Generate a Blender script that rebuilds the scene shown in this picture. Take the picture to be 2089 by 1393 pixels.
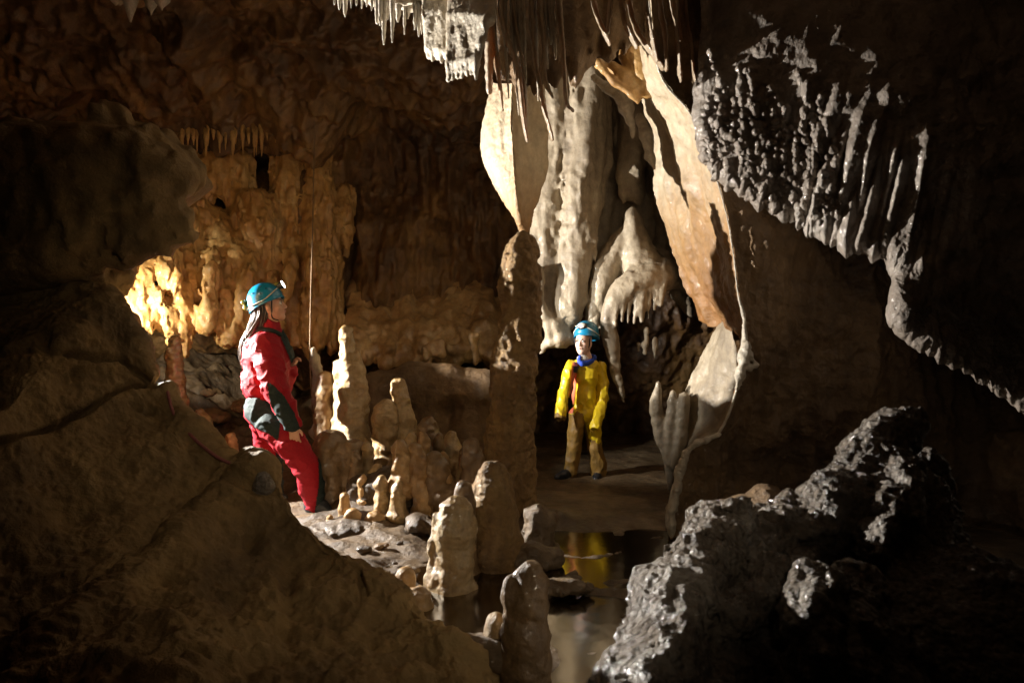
import bpy, math, random
import numpy as np
from mathutils import Vector

# ------------------------------------------------------------------ scene, camera, light, exposure
for o in list(bpy.data.objects):
    bpy.data.objects.remove(o)
SC = bpy.context.scene
COL = SC.collection
FPX = 1393.0
CAMZ = 1.3

def P(px, py, d):
    """point seen at photo pixel (px, py) that stands d metres in front of the camera"""
    return np.array([(px - 1044.5) / FPX * d, d, CAMZ - (py - 696.5) / FPX * d])

cam_data = bpy.data.cameras.new('camera')
cam_data.sensor_width = 36.0
cam_data.lens = 24.0
cam_data.clip_start = 0.05
cam_data.clip_end = 200.0
cam = bpy.data.objects.new('camera', cam_data)
COL.objects.link(cam)
cam.location = (0, 0, CAMZ)
cam.rotation_euler = (math.radians(90), 0, 0)
SC.camera = cam
cam_data.dof.use_dof = True
cam_data.dof.focus_distance = 5.6
cam_data.dof.aperture_fstop = 4.0

world = bpy.data.worlds.new('World')
SC.world = world
world.use_nodes = True
world.node_tree.nodes['Background'].inputs[0].default_value = (0.9, 0.6, 0.35, 1)
world.node_tree.nodes['Background'].inputs[1].default_value = 0.0006

FLASH = np.array([-3.62, 5.38, 1.62])

def aim(o, target):
    d = Vector(target) - o.location
    o.rotation_euler = d.to_track_quat('-Z', 'Y').to_euler()

def spot(name, loc, target, power, angle, blend, size, color):
    l = bpy.data.lights.new(name, 'SPOT')
    l.energy = power
    l.spot_size = math.radians(angle)
    l.spot_blend = blend
    l.shadow_soft_size = size
    l.color = color
    o = bpy.data.objects.new(name, l)
    COL.objects.link(o)
    o.location = tuple(loc)
    aim(o, tuple(target))
    return o

def point(name, loc, power, size, color):
    l = bpy.data.lights.new(name, 'POINT')
    l.energy = power
    l.shadow_soft_size = size
    l.color = color
    o = bpy.data.objects.new(name, l)
    COL.objects.link(o)
    o.location = tuple(loc)
    return o

# the caver's strobe hidden behind the left boulder, its spill, the woman's lit headlamp and the photographer's own headlamp
spot('strobe', FLASH, (0.9, 4.0, 1.72), 2600, 94, 0.22, 0.015, (1.0, 0.945, 0.87))
spot('strobe_spill', FLASH + np.array([0.0, 0.12, 0.0]), P(330, 640, 6.8), 420, 66, 0.9, 0.05, (1.0, 0.91, 0.74))
spot('headlamp_beam', P(594, 589, 5.19), P(1192, 740, 6.35), 330, 46, 0.6, 0.02, (1.0, 0.96, 0.88))
spot('photographer_headlamp', (0.45, 0.0, 1.85), (-0.65, 5.0, 1.02), 70, 68, 1.0, 0.06, (1.0, 0.82, 0.58))

SC.view_settings.view_transform = 'Standard'
SC.view_settings.look = 'None'
SC.view_settings.exposure = 0.0
SC.view_settings.gamma = 1.0
SC.render.engine = 'CYCLES'
SC.cycles.max_bounces = 8
SC.cycles.diffuse_bounces = 5
SC.cycles.sample_clamp_indirect = 4.0

# ------------------------------------------------------------------ noise
_rng = np.random.default_rng(7)
_perm = np.concatenate([_rng.permutation(256)] * 2).astype(np.int32)
_g = _rng.normal(size=(256, 3)).astype(np.float32)
_g /= np.linalg.norm(_g, axis=1)[:, None]

def pn(p):
    """gradient noise, about -1..1, for points (n,3)"""
    p = np.asarray(p, dtype=np.float32)
    i = np.floor(p).astype(np.int32)
    f = p - i
    u = f * f * f * (f * (f * 6 - 15) + 10)
    i &= 255
    out = 0
    for dx in (0, 1):
        wx = u[:, 0] if dx else 1 - u[:, 0]
        for dy in (0, 1):
            wy = u[:, 1] if dy else 1 - u[:, 1]
            for dz in (0, 1):
                wz = u[:, 2] if dz else 1 - u[:, 2]
                h = _perm[(_perm[(_perm[(i[:, 0] + dx) & 255] + i[:, 1] + dy) & 255] + i[:, 2] + dz) & 255]
                g = _g[h]
                dot = g[:, 0] * (f[:, 0] - dx) + g[:, 1] * (f[:, 1] - dy) + g[:, 2] * (f[:, 2] - dz)
                out = out + wx * wy * wz * dot
    return out * 1.6

def fbm(p, octaves=4, gain=0.5, ridge=False):
    p = np.asarray(p, dtype=np.float32)
    a, s, out = 1.0, 1.0, 0.0
    for k in range(octaves):
        n = pn(p * s + 17.3 * k)
        if ridge:
            n = 1 - 2 * np.abs(n)
        out = out + a * n
        a *= gain
        s *= 2.03
    return out

def cells(p, seed=0, jitter=0.9):
    """distance to the nearest scattered point of a unit lattice, for points (n,3)"""
    p = np.asarray(p, dtype=np.float32)
    i = np.floor(p).astype(np.int32)
    best = np.full(len(p), 9.0, np.float32)
    for dx in (-1, 0, 1):
        for dy in (-1, 0, 1):
            for dz in (-1, 0, 1):
                c = i + np.array([dx, dy, dz])
                h = _perm[(_perm[(_perm[(c[:, 0] + seed) & 255] + c[:, 1]) & 255] + c[:, 2]) & 255]
                q = c + 0.5 + _g[h] * 0.5 * jitter
                best = np.minimum(best, np.linalg.norm(p - q, axis=1))
    return best

# ------------------------------------------------------------------ objects
ORG = {}

def tag(o, label, cat, group=None):
    o['label'] = label
    o['category'] = cat
    if group:
        o['group'] = group
    return o

def empty(name, base, label, cat, group=None):
    o = bpy.data.objects.new(name, None)
    o.empty_display_size = 0.1
    COL.objects.link(o)
    base = np.asarray(base, float)
    o.location = tuple(base)
    ORG[o.name] = base
    return tag(o, label, cat, group)

def mk(name, V, F, mats, parent=None, base=None, matidx=None, smooth=True):
    V = np.asarray(V, dtype=np.float64)
    me = bpy.data.meshes.new(name)
    F = np.asarray(F) if not isinstance(F, list) or (F and len(set(len(f) for f in F)) == 1) else F
    if base is None:
        base = np.array([V[:, 0].mean(), V[:, 1].mean(), V[:, 2].min()])
    base = np.asarray(base, float)
    L = V - base
    if isinstance(F, np.ndarray):
        k = F.shape[1]
        me.vertices.add(len(L))
        me.vertices.foreach_set('co', L.astype(np.float32).ravel())
        me.loops.add(F.size)
        me.loops.foreach_set('vertex_index', F.astype(np.int32).ravel())
        me.polygons.add(len(F))
        me.polygons.foreach_set('loop_start', np.arange(0, F.size, k, dtype=np.int32))
    else:
        me.from_pydata([tuple(v) for v in L], [], [tuple(int(i) for i in f) for f in F])
    if not isinstance(mats, (list, tuple)):
        mats = [mats]
    for m in mats:
        me.materials.append(m)
    if matidx is not None:
        me.polygons.foreach_set('material_index', np.asarray(matidx, dtype=np.int32))
    me.polygons.foreach_set('use_smooth', np.full(len(me.polygons), smooth, dtype=bool))
    me.update(calc_edges=True)
    me.validate()
    o = bpy.data.objects.new(name, me)
    COL.objects.link(o)
    if parent is not None:
        o.parent = parent
        o.location = tuple(base - ORG[parent.name])
    else:
        o.location = tuple(base)
    ORG[o.name] = base
    return o

# ------------------------------------------------------------------ splines, sheets and tubes
def cr(ctrl, n, cyclic=False):
    """Catmull-Rom along axis 0 to n samples"""
    ctrl = np.asarray(ctrl, float)
    m = len(ctrl)
    t = np.linspace(0, m if cyclic else m - 1, n, endpoint=not cyclic)
    i = np.minimum(np.floor(t).astype(int), m - (1 if cyclic else 2))
    f = (t - i).reshape((-1,) + (1,) * (ctrl.ndim - 1))
    if cyclic:
        g = lambda k: ctrl[(i + k) % m]
    else:
        ext = np.concatenate([2 * ctrl[:1] - ctrl[1:2], ctrl, 2 * ctrl[-1:] - ctrl[-2:-1]])
        g = lambda k: ext[np.clip(i + k + 1, 0, m + 1)]
    a, b, c, d = g(-1), g(0), g(1), g(2)
    return 0.5 * (2 * b + (c - a) * f + (2 * a - 5 * b + 4 * c - d) * f ** 2 + (3 * b - a - 3 * c + d) * f ** 3)

def gnorm(G):
    n = np.cross(np.gradient(G, axis=0), np.gradient(G, axis=1))
    return n / (np.linalg.norm(n, axis=2, keepdims=True) + 1e-12)

def face_cam(G, N):
    if (N * (np.array([0, 0, CAMZ]) - G)).sum() < 0:
        N = -N
    return N

def grid_faces(a, b, cyc_b=False):
    i, j = np.meshgrid(np.arange(a - 1), np.arange(b if cyc_b else b - 1), indexing='ij')
    i, j = i.ravel(), j.ravel()
    j2 = (j + 1) % b
    return np.stack([i * b + j, i * b + j2, (i + 1) * b + j2, (i + 1) * b + j], axis=1)

def net(ctrl, na, nb):
    """smooth sheet through a grid of control points"""
    G = cr(np.asarray(ctrl, float), na)
    return cr(G.transpose(1, 0, 2), nb).transpose(1, 0, 2)

def sheet_obj(name, G, mat, **k):
    return mk(name, G.reshape(-1, 3), grid_faces(G.shape[0], G.shape[1]), mat, **k)

def tube_geo(path, radii, n=14, step=None, sx=1.0, sy=1.0, upright=False, rough=0.0, rscale=12.0, seed=0, cap=True):
    path = np.asarray(path, float)
    radii = np.asarray(radii, float)
    L = np.linalg.norm(np.diff(path, axis=0), axis=1).sum()
    m = max(6, int(L / (step or max(radii.mean() * 0.8, 0.004))))
    m = min(m, 400)
    C = cr(path, m)
    R = np.maximum(cr(radii, m), 1e-4)
    T = np.gradient(C, axis=0)
    T /= np.linalg.norm(T, axis=1)[:, None] + 1e-12
    rings, rr = [], []
    if cap:
        for a in (80, 55, 28):
            rings.append((C[0] - T[0] * R[0] * math.sin(math.radians(a)), T[0], R[0] * math.cos(math.radians(a))))
    for k in range(m):
        rings.append((C[k], T[k], R[k]))
    if cap:
        for a in (28, 55, 80):
            rings.append((C[-1] + T[-1] * R[-1] * math.sin(math.radians(a)), T[-1], R[-1] * math.cos(math.radians(a))))
    V = []
    u = None
    ang = np.linspace(0, 2 * np.pi, n, endpoint=False)
    for c, t, r in rings:
        if upright:
            u, w = np.array([1.0, 0, 0]), np.array([0, 1.0, 0])
        else:
            if u is None:
                h = np.array([0, 0, 1.0]) if abs(t[2]) < 0.9 else np.array([0, 1.0, 0])
                u = np.cross(h, t)
            u = u - t * (u @ t)
            u /= np.linalg.norm(u) + 1e-12
            w = np.cross(t, u)
        V.append(c + r * (np.cos(ang)[:, None] * u * sx + np.sin(ang)[:, None] * w * sy))
    V = np.array(V)
    if rough:
        N = V - np.array([c for c, _, _ in rings])[:, None]
        d = fbm(V.reshape(-1, 3) * rscale + seed * 3.7, 3).reshape(V.shape[:2])
        rad = np.array([r for _, _, r in rings])[:, None]
        N = N / (np.linalg.norm(N, axis=2, keepdims=True) + 1e-9)
        V = V + N * (d * np.minimum(rough, rad * 0.5))[..., None]
    a = V.shape[0]
    F = [list(f) for f in grid_faces(a, n, True)]
    V = V.reshape(-1, 3)
    F.append(list(range(n - 1, -1, -1)))
    F.append(list(range((a - 1) * n, a * n)))
    return V, F

def join(geos):
    V, F, o = [], [], 0
    for v, f in geos:
        V.append(v)
        F += [[i + o for i in q] for q in f]
        o += len(v)
    return np.concatenate(V), F

def tube(name, path, radii, mat, parent=None, base=None, **k):
    V, F = tube_geo(path, radii, **k)
    return mk(name, V, F, mat, parent=parent, base=base)

# ------------------------------------------------------------------ implicit solids, meshed with surface nets
def rotm(f, u):
    """rows: forward, side, up axes of a frame"""
    f = np.asarray(f, float); f = f / np.linalg.norm(f)
    u = np.asarray(u, float); u = u - f * (u @ f); u = u / np.linalg.norm(u)
    return np.array([f, np.cross(u, f), u])

class Solid:
    def __init__(s, vox, k=0.05):
        s.vox, s.k, s.prims, s.noises = vox, k, [], []
        s.lo, s.hi = np.full(3, 1e9), np.full(3, -1e9)
    def _add(s, lo, hi, fn, k, sub=False):
        lo, hi = np.asarray(lo, float), np.asarray(hi, float)
        if not sub:
            s.lo, s.hi = np.minimum(s.lo, lo), np.maximum(s.hi, hi)
        s.prims.append((lo, hi, fn, s.k if k is None else k, sub))
        return s
    def cone(s, a, b, ra, rb, k=None, sub=False, sq=None):
        a, b = np.asarray(a, float), np.asarray(b, float)
        S = np.ones(3) if sq is None else np.asarray(sq, float)   # squash: radius multiplied per axis
        A, B = a / S, b / S
        d = B - A
        dd = d @ d + 1e-9
        def fn(X, Y, Z):
            X, Y, Z = X / S[0] - A[0], Y / S[1] - A[1], Z / S[2] - A[2]
            t = np.clip((X * d[0] + Y * d[1] + Z * d[2]) / dd, 0, 1)
            return (np.sqrt((X - t * d[0]) ** 2 + (Y - t * d[1]) ** 2 + (Z - t * d[2]) ** 2) - (ra + (rb - ra) * t)) * S.min()
        r = max(ra, rb) * S
        return s._add(np.minimum(a, b) - r, np.maximum(a, b) + r, fn, k, sub)
    def chain(s, pts, radii, k=None, sq=None, n=None):
        pts = np.asarray(pts, float); radii = np.asarray(radii, float)
        if n:
            pts, radii = cr(pts, n), np.maximum(cr(radii, n), 0.001)
        for i in range(len(pts) - 1):
            s.cone(pts[i], pts[i + 1], radii[i], radii[i + 1], k, sq=sq)
        return s
    def ell(s, c, r, M=None, k=None, sub=False):
        c, r = np.asarray(c, float), np.asarray(r, float)
        M = np.eye(3) if M is None else np.asarray(M, float)
        def fn(X, Y, Z):
            X, Y, Z = X - c[0], Y - c[1], Z - c[2]
            q = [M[i, 0] * X + M[i, 1] * Y + M[i, 2] * Z for i in range(3)]
            k0 = np.sqrt(sum((q[i] / r[i]) ** 2 for i in range(3)))
            k1 = np.sqrt(sum((q[i] / r[i] ** 2) ** 2 for i in range(3))) + 1e-9
            return k0 * (k0 - 1) / k1
        e = np.abs(M.T) @ r
        return s._add(c - e, c + e, fn, k, sub)
    def poly(s, pts, d0, T, w, tx=0.0, tz=0.0, k=None, n=0):
        """rounded slab with the outline pts (photo pixels taken at depth d0), half thickness T, edge rounding w"""
        q = np.array([P(x, y, d0)[[0, 2]] for x, y in pts])
        if n:
            q = cr(q, n, cyclic=True)
        c = q.mean(0)
        r0 = np.roll(q, -1, axis=0)
        def fn(X, Y, Z):
            x, z = X[:, 0, :] if X.shape[1] else X, Z
            x = np.broadcast_to(X[:, 0, 0][:, None], (X.shape[0], Z.shape[2])).astype(np.float32)
            z = np.broadcast_to(Z[0, 0, :][None, :], x.shape).astype(np.float32)
            d2 = np.full(x.shape, 1e9, np.float32)
            ins = np.zeros(x.shape, bool)
            for (ax, az), (bx, bz) in zip(q, r0):
                ex, ez = bx - ax, bz - az
                wx, wz = x - ax, z - az
                t = np.clip((wx * ex + wz * ez) / (ex * ex + ez * ez + 1e-12), 0, 1)
                d2 = np.minimum(d2, (wx - t * ex) ** 2 + (wz - t * ez) ** 2)
                cnd = (az > z) != (bz > z)
                xi = ax + (z - az) / (ez if abs(ez) > 1e-9 else 1e-9) * ex
                ins ^= cnd & (x < xi)
            sd = np.where(ins, -np.sqrt(d2), np.sqrt(d2))
            h = T * np.sqrt(np.clip(1 - (1 - np.clip(-sd / w, 0, 1)) ** 2, 0, 1))
            y0 = d0 + tx * (x - c[0]) + tz * (z - c[1])
            ay = np.abs(Y[:, :, :] - y0[:, None, :])
            inside = np.maximum(ay - h[:, None, :], sd[:, None, :] * 0.6)
            outside = np.sqrt(np.maximum(sd, 0)[:, None, :] ** 2 + ay ** 2)
            return np.where(sd[:, None, :] < 0, inside, outside)
        ext = T + abs(tx) * np.ptp(q[:, 0]) + abs(tz) * np.ptp(q[:, 1])
        lo = np.array([q[:, 0].min(), d0 - ext, q[:, 1].min()])
        hi = np.array([q[:, 0].max(), d0 + ext, q[:, 1].max()])
        return s._add(lo, hi, fn, k)
    def noise(s, amp, scale, octaves=3, sq=(1, 1, 1), seed=0.0, ridge=False):
        s.noises.append(('n', amp, scale, octaves, np.asarray(sq, float), seed, ridge))
        return s
    def folds(s, amp, scale, sq=(1, 1, 1), seed=0.0):
        s.noises.append(('f', amp, scale, 1, np.asarray(sq, float), seed, None))
        return s
    def knobs(s, amp, scale, seed=0, sq=(1, 1, 1), mask=None):
        s.noises.append(('k', amp, scale, seed, np.asarray(sq, float), mask, None))
        return s
    def geo(s):
        amp = sum(abs(n[1]) for n in s.noises) * 1.3
        pad = amp + s.vox * 3
        lo, hi = s.lo - pad, s.hi + pad
        n = np.ceil((hi - lo) / s.vox).astype(int) + 1
        ax = [(lo[i] + s.vox * np.arange(n[i])).astype(np.float32) for i in range(3)]
        D = np.full(n, 1.0, np.float32)
        for (a, b, fn, k, sub) in s.prims:
            m = pad + k + s.vox
            i0 = np.maximum(np.floor((a - m - lo) / s.vox).astype(int), 0)
            i1 = np.minimum(np.ceil((b + m - lo) / s.vox).astype(int) + 1, n)
            if (i1 <= i0).any():
                continue
            sl = tuple(slice(i0[i], i1[i]) for i in range(3))
            d = fn(ax[0][sl[0]][:, None, None], ax[1][sl[1]][None, :, None], ax[2][sl[2]][None, None, :])
            e = D[sl]
            if sub:
                d = -d
                h = np.maximum(k - np.abs(e - d), 0) / max(k, 1e-6)
                D[sl] = np.maximum(e, d) + h * h * k * 0.25
            else:
                h = np.maximum(k - np.abs(e - d), 0) / max(k, 1e-6)
                D[sl] = np.minimum(e, d) - h * h * k * 0.25
        if s.noises:
            idx = np.nonzero(np.abs(D) < amp + 2 * s.vox)
            Q = np.stack([ax[i][idx[i]] for i in range(3)], axis=1)
            add = np.zeros(len(Q), np.float32)
            for (kind, am, sc, oc, sq, seed, ridge) in s.noises:
                if kind == 'f':
                    add -= am * (1 - np.minimum(np.abs(pn(Q * (sc * sq) + seed) + .25 * pn(Q * (sc * 2.1) + seed + 9)), 1)) ** 5
                elif kind == 'n':
                    add -= am * fbm(Q * (sc * sq) + seed, oc, ridge=ridge)
                else:
                    c = cells(Q * (sc * sq), int(oc))
                    v = am * np.sqrt(np.clip(1 - (c / 0.62) ** 2, 0, 1))
                    if seed is not None:
                        v = v * seed(Q)
                    add -= v
            D[idx] += add
        return surface_nets(D, lo, s.vox)
    def build(s, name, mats, parent=None, base=None, paint=None):
        V, F = s.geo()
        mi = None
        if paint is not None:
            mi = paint(V[F].mean(1))
        return mk(name, V, F, mats, parent=parent, base=base, matidx=mi)

def surface_nets(D, lo, vox):
    n = np.array(D.shape)
    I = D < 0
    cnt = np.zeros(n - 1, np.int8)
    offs = [(x, y, z) for x in (0, 1) for y in (0, 1) for z in (0, 1)]
    for o in offs:
        cnt += I[o[0]:n[0] - 1 + o[0], o[1]:n[1] - 1 + o[1], o[2]:n[2] - 1 + o[2]]
    act = np.nonzero((cnt > 0) & (cnt < 8))
    A = np.stack(act, axis=1)
    vals = {o: D[A[:, 0] + o[0], A[:, 1] + o[1], A[:, 2] + o[2]] for o in offs}
    acc = np.zeros((len(A), 3)); c = np.zeros(len(A))
    for o in offs:
        for axis in range(3):
            if o[axis] == 0:
                p = list(o); p[axis] = 1; p = tuple(p)
                v0, v1 = vals[o], vals[p]
                m = (v0 < 0) != (v1 < 0)
                t = np.where(m, v0 / np.where(m, v0 - v1, 1), 0)
                pt = np.tile(np.array(o, float), (len(A), 1)); pt[:, axis] += t
                acc[m] += pt[m]; c[m] += 1
    V = lo + (A + acc / c[:, None]) * vox
    ID = np.full(n - 1, -1, np.int64)
    ID[act] = np.arange(len(A))
    F = []
    for axis in range(3):
        u, w = (axis + 1) % 3, (axis + 2) % 3
        a = [slice(None)] * 3; b = [slice(None)] * 3
        a[axis] = slice(0, n[axis] - 1); b[axis] = slice(1, n[axis])
        ia, ib = I[tuple(a)], I[tuple(b)]
        E = np.stack(np.nonzero(ia != ib), axis=1)
        ok = (E[:, u] > 0) & (E[:, w] > 0) & (E[:, u] < n[u] - 1) & (E[:, w] < n[w] - 1)
        E = E[ok]
        if not len(E):
            continue
        s = ia[E[:, 0], E[:, 1], E[:, 2]]
        def at(du, dw):
            q = E.copy(); q[:, u] -= du; q[:, w] -= dw
            return ID[q[:, 0], q[:, 1], q[:, 2]]
        quad = np.stack([at(1, 1), at(0, 1), at(0, 0), at(1, 0)], axis=1)
        quad[~s] = quad[~s][:, ::-1]
        F.append(quad)
    F = np.concatenate(F)
    F = F[(F >= 0).all(1)]
    return V, F

# ------------------------------------------------------------------ materials
def stone(name, cols, scale=1.2, rough=(0.45, 0.8), bump=0.5, fine=30.0, wet=0.0, streak=0.0, dist=0.02, spec=0.5, pits=0.0, trans=0.0, zramp=None):
    m = bpy.data.materials.new(name)
    m.use_nodes = True
    nt = m.node_tree
    N, L = nt.nodes, nt.links
    b = N['Principled BSDF']
    tc = N.new('ShaderNodeTexCoord')
    def noise(sc, det, rgh=0.55, src=None, dis=0.0):
        x = N.new('ShaderNodeTexNoise')
        x.inputs['Scale'].default_value = sc
        x.inputs['Detail'].default_value = det
        x.inputs['Roughness'].default_value = rgh
        x.inputs['Distortion'].default_value = dis
        L.new(src or tc.outputs['Object'], x.inputs['Vector'])
        return x.outputs['Fac']
    def math2(op, a, c):
        x = N.new('ShaderNodeMath'); x.operation = op
        for i, v in enumerate((a, c)):
            if isinstance(v, (int, float)):
                x.inputs[i].default_value = v
            else:
                L.new(v, x.inputs[i])
        return x.outputs[0]
    big = noise(scale, 7, 0.62, dis=0.6)
    if streak:
        mp = N.new('ShaderNodeMapping')
        mp.inputs['Scale'].default_value = (7, 7, 0.55)
        L.new(tc.outputs['Object'], mp.inputs['Vector'])
        st = noise(1.3, 6, 0.6, mp.outputs['Vector'], 0.3)
        big = math2('ADD', math2('MULTIPLY', big, 1 - streak), math2('MULTIPLY', st, streak))
    ramp = N.new('ShaderNodeValToRGB')
    e = ramp.color_ramp.elements
    pos = np.linspace(0.34, 0.66, len(cols))
    e[0].position, e[0].color = pos[0], (*cols[0], 1)
    e[1].position, e[1].color = pos[-1], (*cols[-1], 1)
    for p, c in list(zip(pos, cols))[1:-1]:
        x = e.new(p); x.color = (*c, 1)
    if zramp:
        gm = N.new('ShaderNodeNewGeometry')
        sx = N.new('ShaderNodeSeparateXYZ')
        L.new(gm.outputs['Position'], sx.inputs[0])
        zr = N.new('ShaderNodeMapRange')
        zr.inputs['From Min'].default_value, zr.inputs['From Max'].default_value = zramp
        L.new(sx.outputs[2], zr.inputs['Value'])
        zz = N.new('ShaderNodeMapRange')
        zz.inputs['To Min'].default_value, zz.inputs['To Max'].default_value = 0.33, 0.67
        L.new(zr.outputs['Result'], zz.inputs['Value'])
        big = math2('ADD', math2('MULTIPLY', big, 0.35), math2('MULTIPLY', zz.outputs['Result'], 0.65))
    L.new(big, ramp.inputs['Fac'])
    mid = noise(scale * 9, 5, 0.7)
    mix = N.new('ShaderNodeMix'); mix.data_type = 'RGBA'; mix.blend_type = 'MULTIPLY'
    mix.inputs['Factor'].default_value = 0.55
    mr = N.new('ShaderNodeMapRange')
    mr.inputs['From Min'].default_value, mr.inputs['From Max'].default_value = 0.3, 0.7
    mr.inputs['To Min'].default_value, mr.inputs['To Max'].default_value = 0.45, 1.3
    L.new(mid, mr.inputs['Value'])
    L.new(ramp.outputs['Color'], mix.inputs['A'])
    L.new(mr.outputs['Result'], mix.inputs['B'])
    L.new(mix.outputs['Result'], b.inputs['Base Color'])
    rr = N.new('ShaderNodeMapRange')
    rr.inputs['From Min'].default_value, rr.inputs['From Max'].default_value = 0.35, 0.65
    rr.inputs['To Min'].default_value, rr.inputs['To Max'].default_value = rough
    L.new(noise(scale * 4, 4), rr.inputs['Value'])
    L.new(rr.outputs['Result'], b.inputs['Roughness'])
    b.inputs['Specular IOR Level'].default_value = spec
    f1 = noise(fine, 8, 0.65)
    h = f1
    if pits:
        v = N.new('ShaderNodeTexVoronoi'); v.feature = 'SMOOTH_F1'
        v.inputs['Scale'].default_value = fine * 1.2
        v.inputs['Smoothness'].default_value = 0.4
        L.new(tc.outputs['Object'], v.inputs['Vector'])
        h = math2('ADD', f1, math2('MULTIPLY', v.outputs['Distance'], -pits))
    bp = N.new('ShaderNodeBump')
    bp.inputs['Strength'].default_value = bump
    bp.inputs['Distance'].default_value = dist
    L.new(h, bp.inputs['Height'])
    L.new(bp.outputs['Normal'], b.inputs['Normal'])
    if wet:
        wr = N.new('ShaderNodeMapRange')
        wr.inputs['From Min'].default_value, wr.inputs['From Max'].default_value = 0.42, 0.6
        wr.inputs['To Min'].default_value, wr.inputs['To Max'].default_value = wet * 0.25, wet
        L.new(noise(scale * 2.2, 3), wr.inputs['Value'])
        L.new(wr.outputs['Result'], b.inputs['Coat Weight'])
        b.inputs['Coat Roughness'].default_value = 0.09
        bp2 = N.new('ShaderNodeBump')
        bp2.inputs['Strength'].default_value = min(1, bump * 1.1)
        bp2.inputs['Distance'].default_value = dist
        L.new(noise(fine * 0.6, 4), bp2.inputs['Height'])
        L.new(bp2.outputs['Normal'], b.inputs['Coat Normal'])
    if trans:
        tr = N.new('ShaderNodeBsdfTranslucent')
        tr.inputs['Color'].default_value = (0.75, 0.33, 0.09, 1)
        ms = N.new('ShaderNodeMixShader'); ms.inputs[0].default_value = trans
        out = N['Material Output']
        L.new(b.outputs[0], ms.inputs[1]); L.new(tr.outputs[0], ms.inputs[2])
        L.new(ms.outputs[0], out.inputs['Surface'])
    return m

def plain(name, col, rough=0.6, spec=0.5, var=0.15, scale=18.0, bump=0.0, metal=0.0, emit=0.0, sss=0.0, weave=False, ecol=None, coat=0.0):
    m = bpy.data.materials.new(name)
    m.use_nodes = True
    N, L = m.node_tree.nodes, m.node_tree.links
    b = N['Principled BSDF']
    tc = N.new('ShaderNodeTexCoord')
    nz = N.new('ShaderNodeTexNoise')
    nz.inputs['Scale'].default_value = scale
    nz.inputs['Detail'].default_value = 5
    L.new(tc.outputs['Object'], nz.inputs['Vector'])
    r = N.new('ShaderNodeValToRGB')
    r.color_ramp.elements[0].position, r.color_ramp.elements[1].position = 0.3, 0.7
    r.color_ramp.elements[0].color = (*[c * (1 - var) for c in col], 1)
    r.color_ramp.elements[1].color = (*[min(1, c * (1 + var)) for c in col], 1)
    L.new(nz.outputs['Fac'], r.inputs['Fac'])
    L.new(r.outputs['Color'], b.inputs['Base Color'])
    b.inputs['Roughness'].default_value = rough
    b.inputs['Specular IOR Level'].default_value = spec
    b.inputs['Metallic'].default_value = metal
    b.inputs['Coat Weight'].default_value = coat
    if sss:
        b.inputs['Subsurface Weight'].default_value = sss
        b.inputs['Subsurface Radius'].default_value = (0.01, 0.004, 0.002)
    if bump:
        bp = N.new('ShaderNodeBump')
        bp.inputs['Strength'].default_value = bump
        bp.inputs['Distance'].default_value = 0.01
        L.new(nz.outputs['Fac'], bp.inputs['Height'])
        L.new(bp.outputs['Normal'], b.inputs['Normal'])
    if emit:
        b.inputs['Emission Color'].default_value = (*(ecol or col), 1)
        b.inputs['Emission Strength'].default_value = emit
    return m

M_WALL = stone('ochre_wall_rock', [(.035, .016, .006), (.115, .055, .016), (.27, .15, .046)], 0.8, (.4, .75), .7, 16, .4, .3, .045)
M_OCHRE = stone('ochre_flowstone', [(.26, .125, .032), (.44, .25, .08), (.60, .42, .18)], 1.6, (.35, .65), .5, 22, .5, .45, .03)
M_CREAM = stone('cream_flowstone', [(.19, .15, .105), (.31, .25, .17), (.46, .39, .28)], 1.5, (.45, .75), .45, 34, .15, .5, .02)
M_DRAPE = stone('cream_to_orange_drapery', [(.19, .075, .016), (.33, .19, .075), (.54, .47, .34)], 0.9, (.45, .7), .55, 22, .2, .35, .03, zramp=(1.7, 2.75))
M_BLADE = stone('thin_drapery_calcite', [(.28, .18, .09), (.48, .38, .26), (.64, .57, .46)], 2.0, (.25, .5), .6, 34, .9, .4, .02, trans=.15)
M_WHITE = stone('pale_calcite', [(.36, .29, .20), (.55, .48, .37), (.70, .64, .54)], 2.0, (.3, .6), .7, 34, .5, .3, .025)
M_STAL = stone('wet_stalagmite', [(.20, .105, .038), (.38, .23, .095), (.54, .39, .20)], 2.5, (.28, .55), .55, 22, 1.0, .35, .025)
M_BOULD = stone('muddy_boulder', [(.15, .095, .038), (.31, .20, .08), (.44, .30, .125)], 0.9, (.6, .9), .8, 26, 0, 0, .03)
M_MUD = stone('glossy_grey_mud_rock', [(.09, .07, .052), (.24, .20, .16), (.44, .40, .35)], 2.2, (.12, .42), 1.0, 38, 1.0, 0, .035, pits=.7)
M_GREY = stone('grey_coral_rock', [(.11, .085, .062), (.27, .22, .175), (.44, .39, .335)], 1.2, (.28, .6), .8, 28, .8, .1, .025)
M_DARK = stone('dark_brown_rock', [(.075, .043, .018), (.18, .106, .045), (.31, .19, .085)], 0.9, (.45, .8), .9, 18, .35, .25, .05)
M_FLOOR = stone('muddy_cave_floor', [(.07, .044, .022), (.15, .10, .052), (.25, .18, .105)], 2.2, (.3, .7), .9, 20, .5, 0, .03)
M_COLUMN = stone('rough_brown_column', [(.12, .065, .022), (.26, .15, .052), (.42, .27, .10)], 2.2, (.5, .8), .9, 26, .3, .3, .04, pits=.4)
M_STALP = stone('pale_wet_stalagmite', [(.25, .145, .055), (.42, .285, .13), (.60, .48, .30)], 3.0, (.25, .5), .7, 26, 1.0, .35, .025)
M_STALD = stone('dark_wet_stalagmite', [(.11, .062, .026), (.21, .13, .06), (.33, .22, .11)], 2.5, (.3, .55), .6, 22, .9, .35, .025)
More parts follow.
